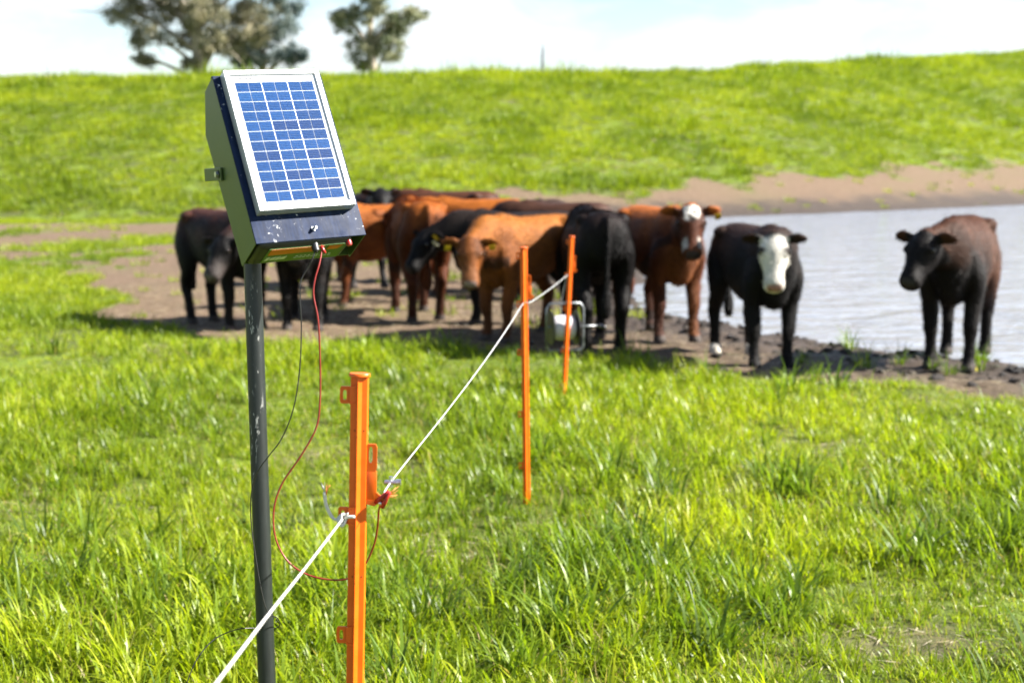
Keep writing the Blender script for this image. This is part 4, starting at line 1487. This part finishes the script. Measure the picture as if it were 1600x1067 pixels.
def cow(px, py, dist, heading, label, base_col, back_col, style='plain', neck=(0, 22), head=(0, -50), scale=1.0,
        steps=(0, 0, 0, 0), tags=(), vox=0.0145, ear=(1, 1), seed=0, belly=1.0):
    """One beast. (px, py): photo pixel of the ground below its middle, at distance dist.
    neck / head: (yaw, pitch) in degrees against the body; steps: foot shifts FL, FR, HL, HR."""
    gx = (px - 800) / FPX * (dist * math.cos(PITCH) + HC * math.sin(PITCH))
    gy = dist
    root = empty('cow', (gx, gy, hz(gx, gy) - 0.006), R(heading))
    root.scale = (scale,) * 3
    tag(root, label, 'cow', 'young cattle standing by the pond')
    mb = MB()
    Y, Z, X = Vector((0, 1, 0)), Vector((0, 0, 1)), Vector((1, 0, 0))
    # trunk
    B = belly * 0.91
    sec = [(-0.575, 0.815, 0.06, 0.08), (-0.555, 0.810, 0.13, 0.145), (-0.50, 0.800, 0.180, 0.195), (-0.42, 0.785, 0.208, 0.232), (-0.30, 0.775, 0.212 * B, 0.243), (-0.12, 0.742, 0.240 * B, 0.272), (0.06, 0.712, 0.252 * B, 0.296),
           (0.22, 0.715, 0.220 * B, 0.298), (0.36, 0.728, 0.184, 0.296), (0.47, 0.742, 0.150, 0.258), (0.545, 0.745, 0.112, 0.195), (0.58, 0.745, 0.06, 0.12)]
    cs = spline([Vector((s[0], 0, s[1] + 0.014)) for s in sec], 3)
    rs = spline([Vector((s[2] * 0.96, s[3] * 0.95, 0)) for s in sec], 3)
    vs, fs = rings_mesh([ell(c, Y, Z, r_.x, r_.y, 24, 2.25) for c, r_ in zip(cs, rs)])
    mb.add(vs, fs)
    # spine line and hip bones
    vs, fs = rings_mesh([ell(Vector((x_, 0, z_)), Y, Z, ra, rb, 10) for x_, z_, ra, rb in ((-0.54, 0.955, 0.02, 0.02), (-0.48, 0.985, 0.05, 0.035), (-0.2, 0.985, 0.05, 0.032), (0.1, 0.98, 0.05, 0.03), (0.32, 1.005, 0.055, 0.045), (0.46, 0.97, 0.04, 0.03))])
    mb.add(vs, fs)
    for sg in (-1, 1):
        vs, fs = rings_mesh([ell(Vector((-0.36 + d, sg * 0.140, 0.955)), Y, Z, r_, r_ * 0.85, 10) for d, r_ in ((-0.07, 0.02), (-0.03, 0.056), (0.03, 0.056), (0.07, 0.02))])
        mb.add(vs, fs)
    # neck and head
    ny, npi = R(neck[0]), R(neck[1])
    N0 = Vector((0.34, 0, 0.80))
    N1 = Vector((0.50, 0, 0.845))
    nd = Vector((math.cos(npi) * math.cos(ny), math.cos(npi) * math.sin(ny), math.sin(npi)))
    poll = N1 + nd * 0.31
    hy, hp = R(neck[0] + head[0]), R(head[1])
    f = Vector((math.cos(hp) * math.cos(hy), math.cos(hp) * math.sin(hy), math.sin(hp)))
    lft = Vector((-math.sin(hy), math.cos(hy), 0))
    up = f.cross(lft)
    if up.z < 0 and abs(hp) < math.pi / 2:
        up = -up
    nk = [(N0, 0.135, 0.22), (N1, 0.125, 0.195), (N1.lerp(poll, 0.45) - Z * 0.02, 0.100, 0.150), (poll - nd * 0.06 - Z * 0.035, 0.082, 0.118), (poll - Z * 0.04 + f * 0.03, 0.078, 0.095), (poll - Z * 0.04 + f * 0.08, 0.04, 0.05)]
    cs, rs = spline([a_[0] for a_ in nk], 4), spline([Vector((a_[1], a_[2], 0)) for a_ in nk], 4)
    rg = []
    for i, (c, r_) in enumerate(zip(cs, rs)):
        tt = (cs[min(i + 1, len(cs) - 1)] - cs[max(0, i - 1)]).normalized()
        sd = Z.cross(tt)
        sd = sd.normalized() if sd.length > 0.05 else Y
        rg.append(ell(c, sd, tt.cross(sd), r_.x, r_.y, 18))
    mb.add(*rings_mesh(rg))
    # dewlap / brisket
    mb.add(*rings_mesh([ell(Vector((x_, 0, z_)), Y, Z, ra, rb, 12) for x_, z_, ra, rb in ((0.30, 0.50, 0.05, 0.05), (0.42, 0.515, 0.09, 0.085), (0.52, 0.58, 0.07, 0.09), (0.57, 0.66, 0.03, 0.05))]))
    # head: (s, drop of the centre, half width, half height)
    hd = [(-0.055, -0.030, 0.050, 0.045), (-0.03, -0.034, 0.080, 0.078), (0.02, -0.044, 0.100, 0.104), (0.07, -0.052, 0.108, 0.118), (0.115, -0.056, 0.104, 0.118), (0.165, -0.058, 0.084, 0.104), (0.215, -0.060, 0.070, 0.088),
          (0.265, -0.062, 0.066, 0.078), (0.305, -0.064, 0.074, 0.074), (0.335, -0.066, 0.074, 0.068), (0.358, -0.068, 0.058, 0.052), (0.368, -0.069, 0.03, 0.028)]
    mb.add(*rings_mesh([ell(poll + f * s + up * dz, lft, up, wa, wb, 18, 2.3) for s, dz, wa, wb in hd]))
    # poll tuft, brow ridges
    mb.add(*rings_mesh([ell(poll + up * 0.035 + f * s, lft, up, wa, wb, 10) for s, wa, wb in ((-0.05, 0.02, 0.015), (-0.02, 0.05, 0.03), (0.02, 0.045, 0.028), (0.05, 0.02, 0.012))]))
    for sg in (-1, 1):
        mb.add(*rings_mesh([ell(poll + f * s + lft * sg * 0.075 + up * 0.022, lft, up, wa, wb, 8) for s, wa, wb in ((0.055, 0.01, 0.01), (0.085, 0.028, 0.022), (0.115, 0.028, 0.022), (0.145, 0.01, 0.01))]))
        # ear: a cupped leaf
        e0 = poll + f * 0.005 + lft * sg * 0.075 - up * 0.002
        ev = ear[0] if sg > 0 else ear[1]
        ed = (lft * sg * 1.0 - f * 0.12 + Z * (0.10 * ev) + up * 0.02).normalized()
        en_ = (f * 0.8 - Z * 0.25 + up * 0.3)
        en_ = (en_ - ed * en_.dot(ed)).normalized()
        ew = ed.cross(en_)
        rg = []
        for s, wa, wb in ((0, 0.026, 0.020), (0.03, 0.042, 0.020), (0.07, 0.060, 0.018), (0.11, 0.063, 0.016), (0.145, 0.050, 0.015), (0.172, 0.028, 0.014), (0.184, 0.010, 0.010)):
            rg.append(ell(e0 + ed * s * 0.84 - Z * (0.10 * s * s * 5), ew, en_, wa * 0.92, wb, 12))
        mb.add(*rings_mesh(rg))
    # legs
    for k, sg in ((0, 1), (1, -1)):
        d = steps[k]
        mb_pts = [(0.37, 0.125 * sg, 0.80, 0.115, 0.060), (0.385, 0.145 * sg, 0.66, 0.105, 0.075), (0.355, 0.150 * sg, 0.535, 0.082, 0.066), (0.345 + d * 0.3, 0.142 * sg, 0.43, 0.058, 0.052), (0.362 + d * 0.6, 0.135 * sg, 0.315, 0.047, 0.044),
                  (0.362 + d * 0.65, 0.134 * sg, 0.275, 0.044, 0.043), (0.350 + d * 0.8, 0.132 * sg, 0.19, 0.034, 0.032), (0.350 + d, 0.132 * sg, 0.115, 0.036, 0.035), (0.362 + d, 0.132 * sg, 0.075, 0.036, 0.034), (0.372 + d, 0.132 * sg, 0.045, 0.046, 0.042), (0.380 + d, 0.132 * sg, 0.0, 0.056, 0.048)]
        limb(mb, mb_pts)
    for k, sg in ((2, 1), (3, -1)):
        d = steps[k]
        mb_pts = [(-0.40, 0.115 * sg, 0.86, 0.13, 0.075), (-0.385, 0.140 * sg, 0.74, 0.155, 0.090), (-0.345, 0.155 * sg, 0.60, 0.130, 0.080), (-0.365 + d * 0.3, 0.150 * sg, 0.48, 0.090, 0.062), (-0.435 + d * 0.5, 0.140 * sg, 0.395, 0.066, 0.048),
                  (-0.478 + d * 0.65, 0.134 * sg, 0.335, 0.054, 0.042), (-0.468 + d * 0.7, 0.132 * sg, 0.275, 0.044, 0.037), (-0.455 + d * 0.85, 0.130 * sg, 0.19, 0.036, 0.033), (-0.450 + d, 0.130 * sg, 0.115, 0.037, 0.035), (-0.438 + d, 0.130 * sg, 0.075, 0.036, 0.034), (-0.428 + d, 0.130 * sg, 0.045, 0.046, 0.042), (-0.420 + d, 0.130 * sg, 0.0, 0.056, 0.048)]
        limb(mb, mb_pts)
    # tail
    tpz = spline([Vector((-0.50, 0, 0.965)), Vector((-0.565, 0, 0.955)), Vector((-0.612, 0.005, 0.84)), Vector((-0.622, 0.012, 0.65)), Vector((-0.612, 0.016, 0.48)), Vector((-0.606, 0.018, 0.38)), Vector((-0.600, 0.018, 0.28))], 5)
    rad = [0.034 - 0.014 * min(1, i / 14) if i < 20 else 0.022 + 0.018 * math.sin(math.pi * (i - 20) / 11) for i in range(len(tpz))]
    mb.tube(tpz, rad, 10)
    # fuse to one skin
    tmp = mesh_obj('tmp_body', mb.v, mb.f)
    bm = bmesh.new()
    bm.from_mesh(tmp.data)
    bmesh.ops.recalc_face_normals(bm, faces=bm.faces[:])
    bm.to_mesh(tmp.data)
    bm.free()
    rm = tmp.modifiers.new('r', 'REMESH')
    rm.mode = 'VOXEL'
    rm.voxel_size = vox
    rm.use_smooth_shade = True
    s_ = tmp.modifiers.new('s', 'SMOOTH')
    s_.factor = 0.5
    s_.iterations = 3
    dg = bpy.context.evaluated_depsgraph_get()
    me = bpy.data.meshes.new_from_object(tmp.evaluated_get(dg))
    old = tmp.data
    bpy.data.objects.remove(tmp)
    bpy.data.meshes.remove(old)
    me.name = 'cow_body'
    me.materials.clear()
    # coat colours and painted-in lit backs
    n = len(me.vertices)
    co = np.empty(n * 3)
    me.vertices.foreach_get('co', co)
    co = co.reshape(n, 3)
    rel = co - np.array(poll)
    hs, hl, hu = rel @ np.array(f) * 1.14, rel @ np.array(lft), rel @ np.array(up)
    nz1 = fbm(co[:, 0] * 5 + 31 * seed, co[:, 2] * 5 + co[:, 1] * 4, 3, 3 + seed)
    nz2 = fbm(co[:, 0] * 14 + 7, co[:, 2] * 14 + co[:, 1] * 11, 3, 60 + seed)
    col = np.tile(np.array(base_col), (n, 1))

    def put(c, fct):
        nonlocal col
        fct = np.clip(fct, 0, 1)[:, None]
        col = col * (1 - fct) + np.array(c) * fct
    inh = (hs > -0.02) & (np.abs(hl) < 0.13) & (hu < 0.12) & (hu > -0.22) & (hs < 0.47)
    inear = (np.abs(hl) > 0.098) & (hs < 0.09)
    put(back_col, sstep(0.72, 1.0, co[:, 2] + (nz1 - 0.5) * 0.35) * (~inh) * 0.9)  # back tone: bleached coat, plus sunlit tops painted lighter on red and brown beasts
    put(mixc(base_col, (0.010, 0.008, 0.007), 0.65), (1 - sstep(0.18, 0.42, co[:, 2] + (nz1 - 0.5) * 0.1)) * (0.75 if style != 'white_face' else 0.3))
    headf = inh & ~inear
    if style == 'white_face':
        wmask = sstep(-0.03, 0.03, hs + (nz2 - 0.5) * 0.06) * headf
        put(WHITE, wmask)
        for sg in (1, -1):
            dd = np.sqrt(((hs - 0.115) / 0.036) ** 2 + ((hu - 0.012) / 0.036) ** 2) + np.where(hl * sg > 0.04, 0, 9)
            put((0.02, 0.014, 0.012), 1 - sstep(0.8, 1.2, dd))
        put(WHITE, (co[:, 2] < 0.085) * (co[:, 0] < 0) * 0.9)
    elif style == 'blaze':
        put((0.030, 0.014, 0.009), headf * sstep(0.0, 0.05, np.abs(hl) - 0.048 + (nz2 - 0.5) * 0.02) * (1 - sstep(0.16, 0.24, hs)) * 0.75)
        wmask = (1 - sstep(0.052, 0.072, np.abs(hl) + (nz2 - 0.5) * 0.05)) * (1 - sstep(0.105, 0.135, hs + (nz2 - 0.5) * 0.05)) * sstep(-0.06, 0.0, hu) * headf
        put(WHITE, wmask)
        for (ls, ll, rr2) in ((0.05, 0.022, 0.017), (0.085, -0.018, 0.015), (0.12, 0.0, 0.028), (0.03, -0.03, 0.010)):
            put((0.02, 0.012, 0.010), (1 - sstep(0.7, 1.2, np.hypot(hs - ls, hl - ll) / rr2)) * (hu > -0.05) * headf)
        put((0.50, 0.47, 0.43), headf * sstep(0.24, 0.29, hs) * sstep(0.03, 0.045, np.abs(hl)) * (1 - sstep(0.34, 0.37, hs)))
        put((0.20, 0.07, 0.02), (co[:, 0] > 0.4) * (1 - sstep(0.1, 0.2, np.abs(co[:, 1]))) * (co[:, 2] < 0.75) * 0.6)
    elif style == 'grey_muzzle':
        put((0.075, 0.062, 0.058), headf * sstep(0.18, 0.28, hs) * 0.5)
    elif style == 'rusty':
        put(back_col, (~inh) * (1 - sstep(-0.05, 0.30, co[:, 0] + (nz1 - 0.5) * 0.3)) * sstep(0.30, 0.55, co[:, 2]) * 0.85)
    elif style == 'brown_face':
        put(mixc(base_col, (0.03, 0.015, 0.01), 0.55), headf * (1 - sstep(0.02, 0.06, np.abs(np.abs(hl) - 0.075))) * (1 - sstep(0.14, 0.2, hs)) * 0.8)
        put((0.20, 0.085, 0.035), headf * sstep(0.22, 0.30, hs) * 0.5)
    # nose pad, lips, nostrils; ear hair; hooves
    nose = {'white_face': (0.30, 0.16, 0.14), 'plain': (0.030, 0.026, 0.026), 'blaze': (0.055, 0.042, 0.04), 'grey_muzzle': (0.10, 0.085, 0.08), 'rusty': (0.03, 0.026, 0.026), 'brown_face': (0.28, 0.21, 0.19)}[style]
    put(nose, headf * sstep(0.375, 0.40, hs) * sstep(-0.085, -0.055, hu) * (1 - sstep(0.045, 0.06, np.abs(hl))))
    put((0.01, 0.007, 0.007), headf * (1 - sstep(0.6, 1.1, np.hypot((np.abs(hl) - 0.030) / 0.013, (hu + 0.052) / 0.011))) * (hs > 0.37))
    put((0.012, 0.009, 0.008), inear * (np.abs(hl) > 0.11) * sstep(0.0, 0.02, hs) * 0.7 * (np.abs(hl) < 0.32))
    hoofc = (0.45, 0.42, 0.36) if style == 'white_face' else (0.055, 0.045, 0.04)
    put(hoofc, (co[:, 2] < 0.052) * (np.ones(n) if style != 'white_face' else (co[:, 0] < 0)))
    rgba = np.concatenate([np.clip(col, 0, 1), np.ones((n, 1))], 1).astype(np.float32)
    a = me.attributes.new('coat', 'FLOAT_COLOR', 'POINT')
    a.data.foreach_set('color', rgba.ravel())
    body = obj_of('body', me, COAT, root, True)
    if vox < 0.017:                                   # short coat hair lying back along the body
        rh = np.random.default_rng(900 + seed)
        nf = len(me.polygons)
        cen, nor, fv = np.empty(nf * 3), np.empty(nf * 3), np.empty(nf, np.int32)
        me.polygons.foreach_get('center', cen)
        me.polygons.foreach_get('normal', nor)
        me.polygons.foreach_get('loop_start', fv)
        lv = np.empty(len(me.loops), np.int32)
        me.loops.foreach_get('vertex_index', lv)
        cen, nor = cen.reshape(-1, 3), nor.reshape(-1, 3)
        fc = col[lv[fv]]
        ch = (cen - np.array(poll)) @ np.array(f)
        ish = (ch > -0.03) & (np.linalg.norm(cen - np.array(poll + f * 0.17), axis=1) < 0.26)
        sel = np.nonzero((cen[:, 2] > 0.06) & ~(ish & (ch > 0.31)))[0]
        sel = np.concatenate([sel, sel])
        k = len(sel)
        c0 = cen[sel] + rh.normal(0, vox * 0.4, (k, 3))
        n0_ = nor[sel]
        flow = np.where(ish[sel][:, None], -np.array(f) * 0.6 + np.array([0, 0, -0.25]), np.array([-1.0, 0, -0.75])) + rh.normal(0, 0.38, (k, 3))
        flow -= n0_ * (flow * n0_).sum(1)[:, None]
        flow /= np.linalg.norm(flow, axis=1)[:, None] + 1e-9
        ln_ = rh.uniform(0.010, 0.024, k) * np.where(ish[sel], 0.6, 1.0)
        lift = rh.uniform(0.15, 0.55, k)
        side = np.cross(flow, n0_)
        wv2 = side * rh.uniform(0.0016, 0.0032, k)[:, None]
        base_ = c0 - n0_ * 0.003
        tip_ = c0 + flow * (ln_ * np.cos(lift))[:, None] + n0_ * (ln_ * np.sin(lift))[:, None]
        hv = np.stack([base_ - wv2, base_ + wv2, tip_], 1).reshape(-1, 3)
        hm = bpy.data.meshes.new('coat_hair')
        hm.vertices.add(3 * k)
        hm.vertices.foreach_set('co', hv.astype(np.float32).ravel())
        hm.loops.add(3 * k)
        hm.loops.foreach_set('vertex_index', np.arange(3 * k, dtype=np.int32))
        hm.polygons.add(k)
        hm.polygons.foreach_set('loop_start', np.arange(0, 3 * k, 3, dtype=np.int32))
        hm.update(calc_edges=True)
        hc_ = np.repeat(np.clip(fc[sel] * rh.uniform(0.6, 1.5, (k, 1)), 0, 1), 3, axis=0)
        a = hm.attributes.new('coat', 'FLOAT_COLOR', 'POINT')
        a.data.foreach_set('color', np.concatenate([hc_, np.ones((3 * k, 1))], 1).astype(np.float32).ravel())
        ho_ = obj_of('coat_hair', hm, COAT, root)
        ho_['kind'] = 'stuff'
    for sg in (-1, 1):
        bm = bmesh.new()
        bmesh.ops.create_uvsphere(bm, u_segments=12, v_segments=8, radius=0.021)
        em = bpy.data.meshes.new('eye')
        bm.to_mesh(em)
        bm.free()
        obj_of('eye', em, mat_eye, root, True, poll + f * 0.102 + lft * sg * 0.094 + up * 0.004)
    for (sg, s, drop, mt) in tags:
        ev = ear[0] if sg > 0 else ear[1]
        ed = (lft * sg * 1.0 - f * 0.12 + Z * (0.10 * ev) + up * 0.02).normalized()
        en_ = (f * 0.8 - Z * 0.25 + up * 0.3)
        en_ = (en_ - ed * en_.dot(ed)).normalized()
        c = poll + f * 0.005 + lft * sg * 0.075 + ed * s + en_ * 0.019 - Z * (0.035 + drop + 0.6 * s * s)
        Mt = Matrix.Translation(c) @ Matrix((ed, en_, ed.cross(en_))).transposed().to_4x4()
        tg = MB().bevbox(-0.024, 0.024, -0.0022, 0.0022, -0.032, 0.028, 0.002, 2).xf(Mt)
        tg.build('ear_tag', {'y': mat_tag, 'w': mat_tagw}[mt], root)
    return root


def gd(py):
    return gnd(800, py)[1]


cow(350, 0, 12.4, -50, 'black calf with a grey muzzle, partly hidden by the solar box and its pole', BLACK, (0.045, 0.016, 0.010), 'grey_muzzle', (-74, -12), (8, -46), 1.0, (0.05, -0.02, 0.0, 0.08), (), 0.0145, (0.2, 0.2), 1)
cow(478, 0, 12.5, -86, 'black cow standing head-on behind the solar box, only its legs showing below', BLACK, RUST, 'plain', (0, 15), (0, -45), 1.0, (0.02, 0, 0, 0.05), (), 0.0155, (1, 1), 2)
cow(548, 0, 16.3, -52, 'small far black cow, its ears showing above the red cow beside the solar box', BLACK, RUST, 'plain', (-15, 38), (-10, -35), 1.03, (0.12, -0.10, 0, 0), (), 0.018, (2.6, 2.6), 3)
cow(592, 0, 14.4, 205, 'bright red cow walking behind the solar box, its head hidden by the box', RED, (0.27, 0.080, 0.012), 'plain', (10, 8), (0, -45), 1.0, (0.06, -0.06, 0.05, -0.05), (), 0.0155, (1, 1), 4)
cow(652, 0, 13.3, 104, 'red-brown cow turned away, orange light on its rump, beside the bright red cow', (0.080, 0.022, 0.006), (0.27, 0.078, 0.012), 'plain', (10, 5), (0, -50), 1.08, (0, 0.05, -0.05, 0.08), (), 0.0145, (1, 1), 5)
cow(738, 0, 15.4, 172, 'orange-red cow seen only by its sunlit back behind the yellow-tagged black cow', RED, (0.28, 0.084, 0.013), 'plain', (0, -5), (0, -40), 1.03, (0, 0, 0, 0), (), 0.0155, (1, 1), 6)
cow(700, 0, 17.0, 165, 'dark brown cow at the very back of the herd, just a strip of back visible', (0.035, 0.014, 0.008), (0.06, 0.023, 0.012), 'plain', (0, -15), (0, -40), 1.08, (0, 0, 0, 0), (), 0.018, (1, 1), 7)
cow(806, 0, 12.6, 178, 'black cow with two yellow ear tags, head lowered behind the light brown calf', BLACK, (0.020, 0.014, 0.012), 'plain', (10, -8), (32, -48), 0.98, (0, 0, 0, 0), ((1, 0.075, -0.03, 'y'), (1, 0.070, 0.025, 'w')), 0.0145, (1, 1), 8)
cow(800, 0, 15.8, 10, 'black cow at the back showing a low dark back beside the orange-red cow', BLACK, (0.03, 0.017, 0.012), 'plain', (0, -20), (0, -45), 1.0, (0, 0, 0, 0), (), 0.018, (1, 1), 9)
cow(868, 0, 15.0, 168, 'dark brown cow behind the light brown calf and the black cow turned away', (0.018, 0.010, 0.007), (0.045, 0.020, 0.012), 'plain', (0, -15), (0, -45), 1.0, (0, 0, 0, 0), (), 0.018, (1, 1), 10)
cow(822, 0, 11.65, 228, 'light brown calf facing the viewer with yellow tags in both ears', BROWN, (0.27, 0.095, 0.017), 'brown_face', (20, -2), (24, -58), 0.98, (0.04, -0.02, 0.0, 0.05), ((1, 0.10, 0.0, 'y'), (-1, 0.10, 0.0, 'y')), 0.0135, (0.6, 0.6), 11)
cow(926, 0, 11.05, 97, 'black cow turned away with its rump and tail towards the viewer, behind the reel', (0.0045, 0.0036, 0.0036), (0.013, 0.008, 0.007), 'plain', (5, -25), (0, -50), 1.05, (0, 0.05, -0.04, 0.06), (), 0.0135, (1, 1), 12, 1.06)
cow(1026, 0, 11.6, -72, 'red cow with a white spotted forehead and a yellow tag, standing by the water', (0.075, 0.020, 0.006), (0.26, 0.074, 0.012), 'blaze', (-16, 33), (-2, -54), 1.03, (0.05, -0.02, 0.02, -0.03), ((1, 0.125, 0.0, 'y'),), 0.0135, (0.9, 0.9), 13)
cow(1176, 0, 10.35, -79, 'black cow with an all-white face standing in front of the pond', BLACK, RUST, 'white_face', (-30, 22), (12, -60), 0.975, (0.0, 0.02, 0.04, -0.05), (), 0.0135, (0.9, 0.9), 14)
cow(1494, 0, 10.2, -115, 'dark brown-black cow looking sideways at the muddy pond edge', (0.0050, 0.0034, 0.0030), (0.055, 0.019, 0.007), 'rusty', (-24, 12), (4, -46), 1.02, (0.02, -0.03, -0.10, 0.02), (), 0.0135, (1.0, 1.0), 15)
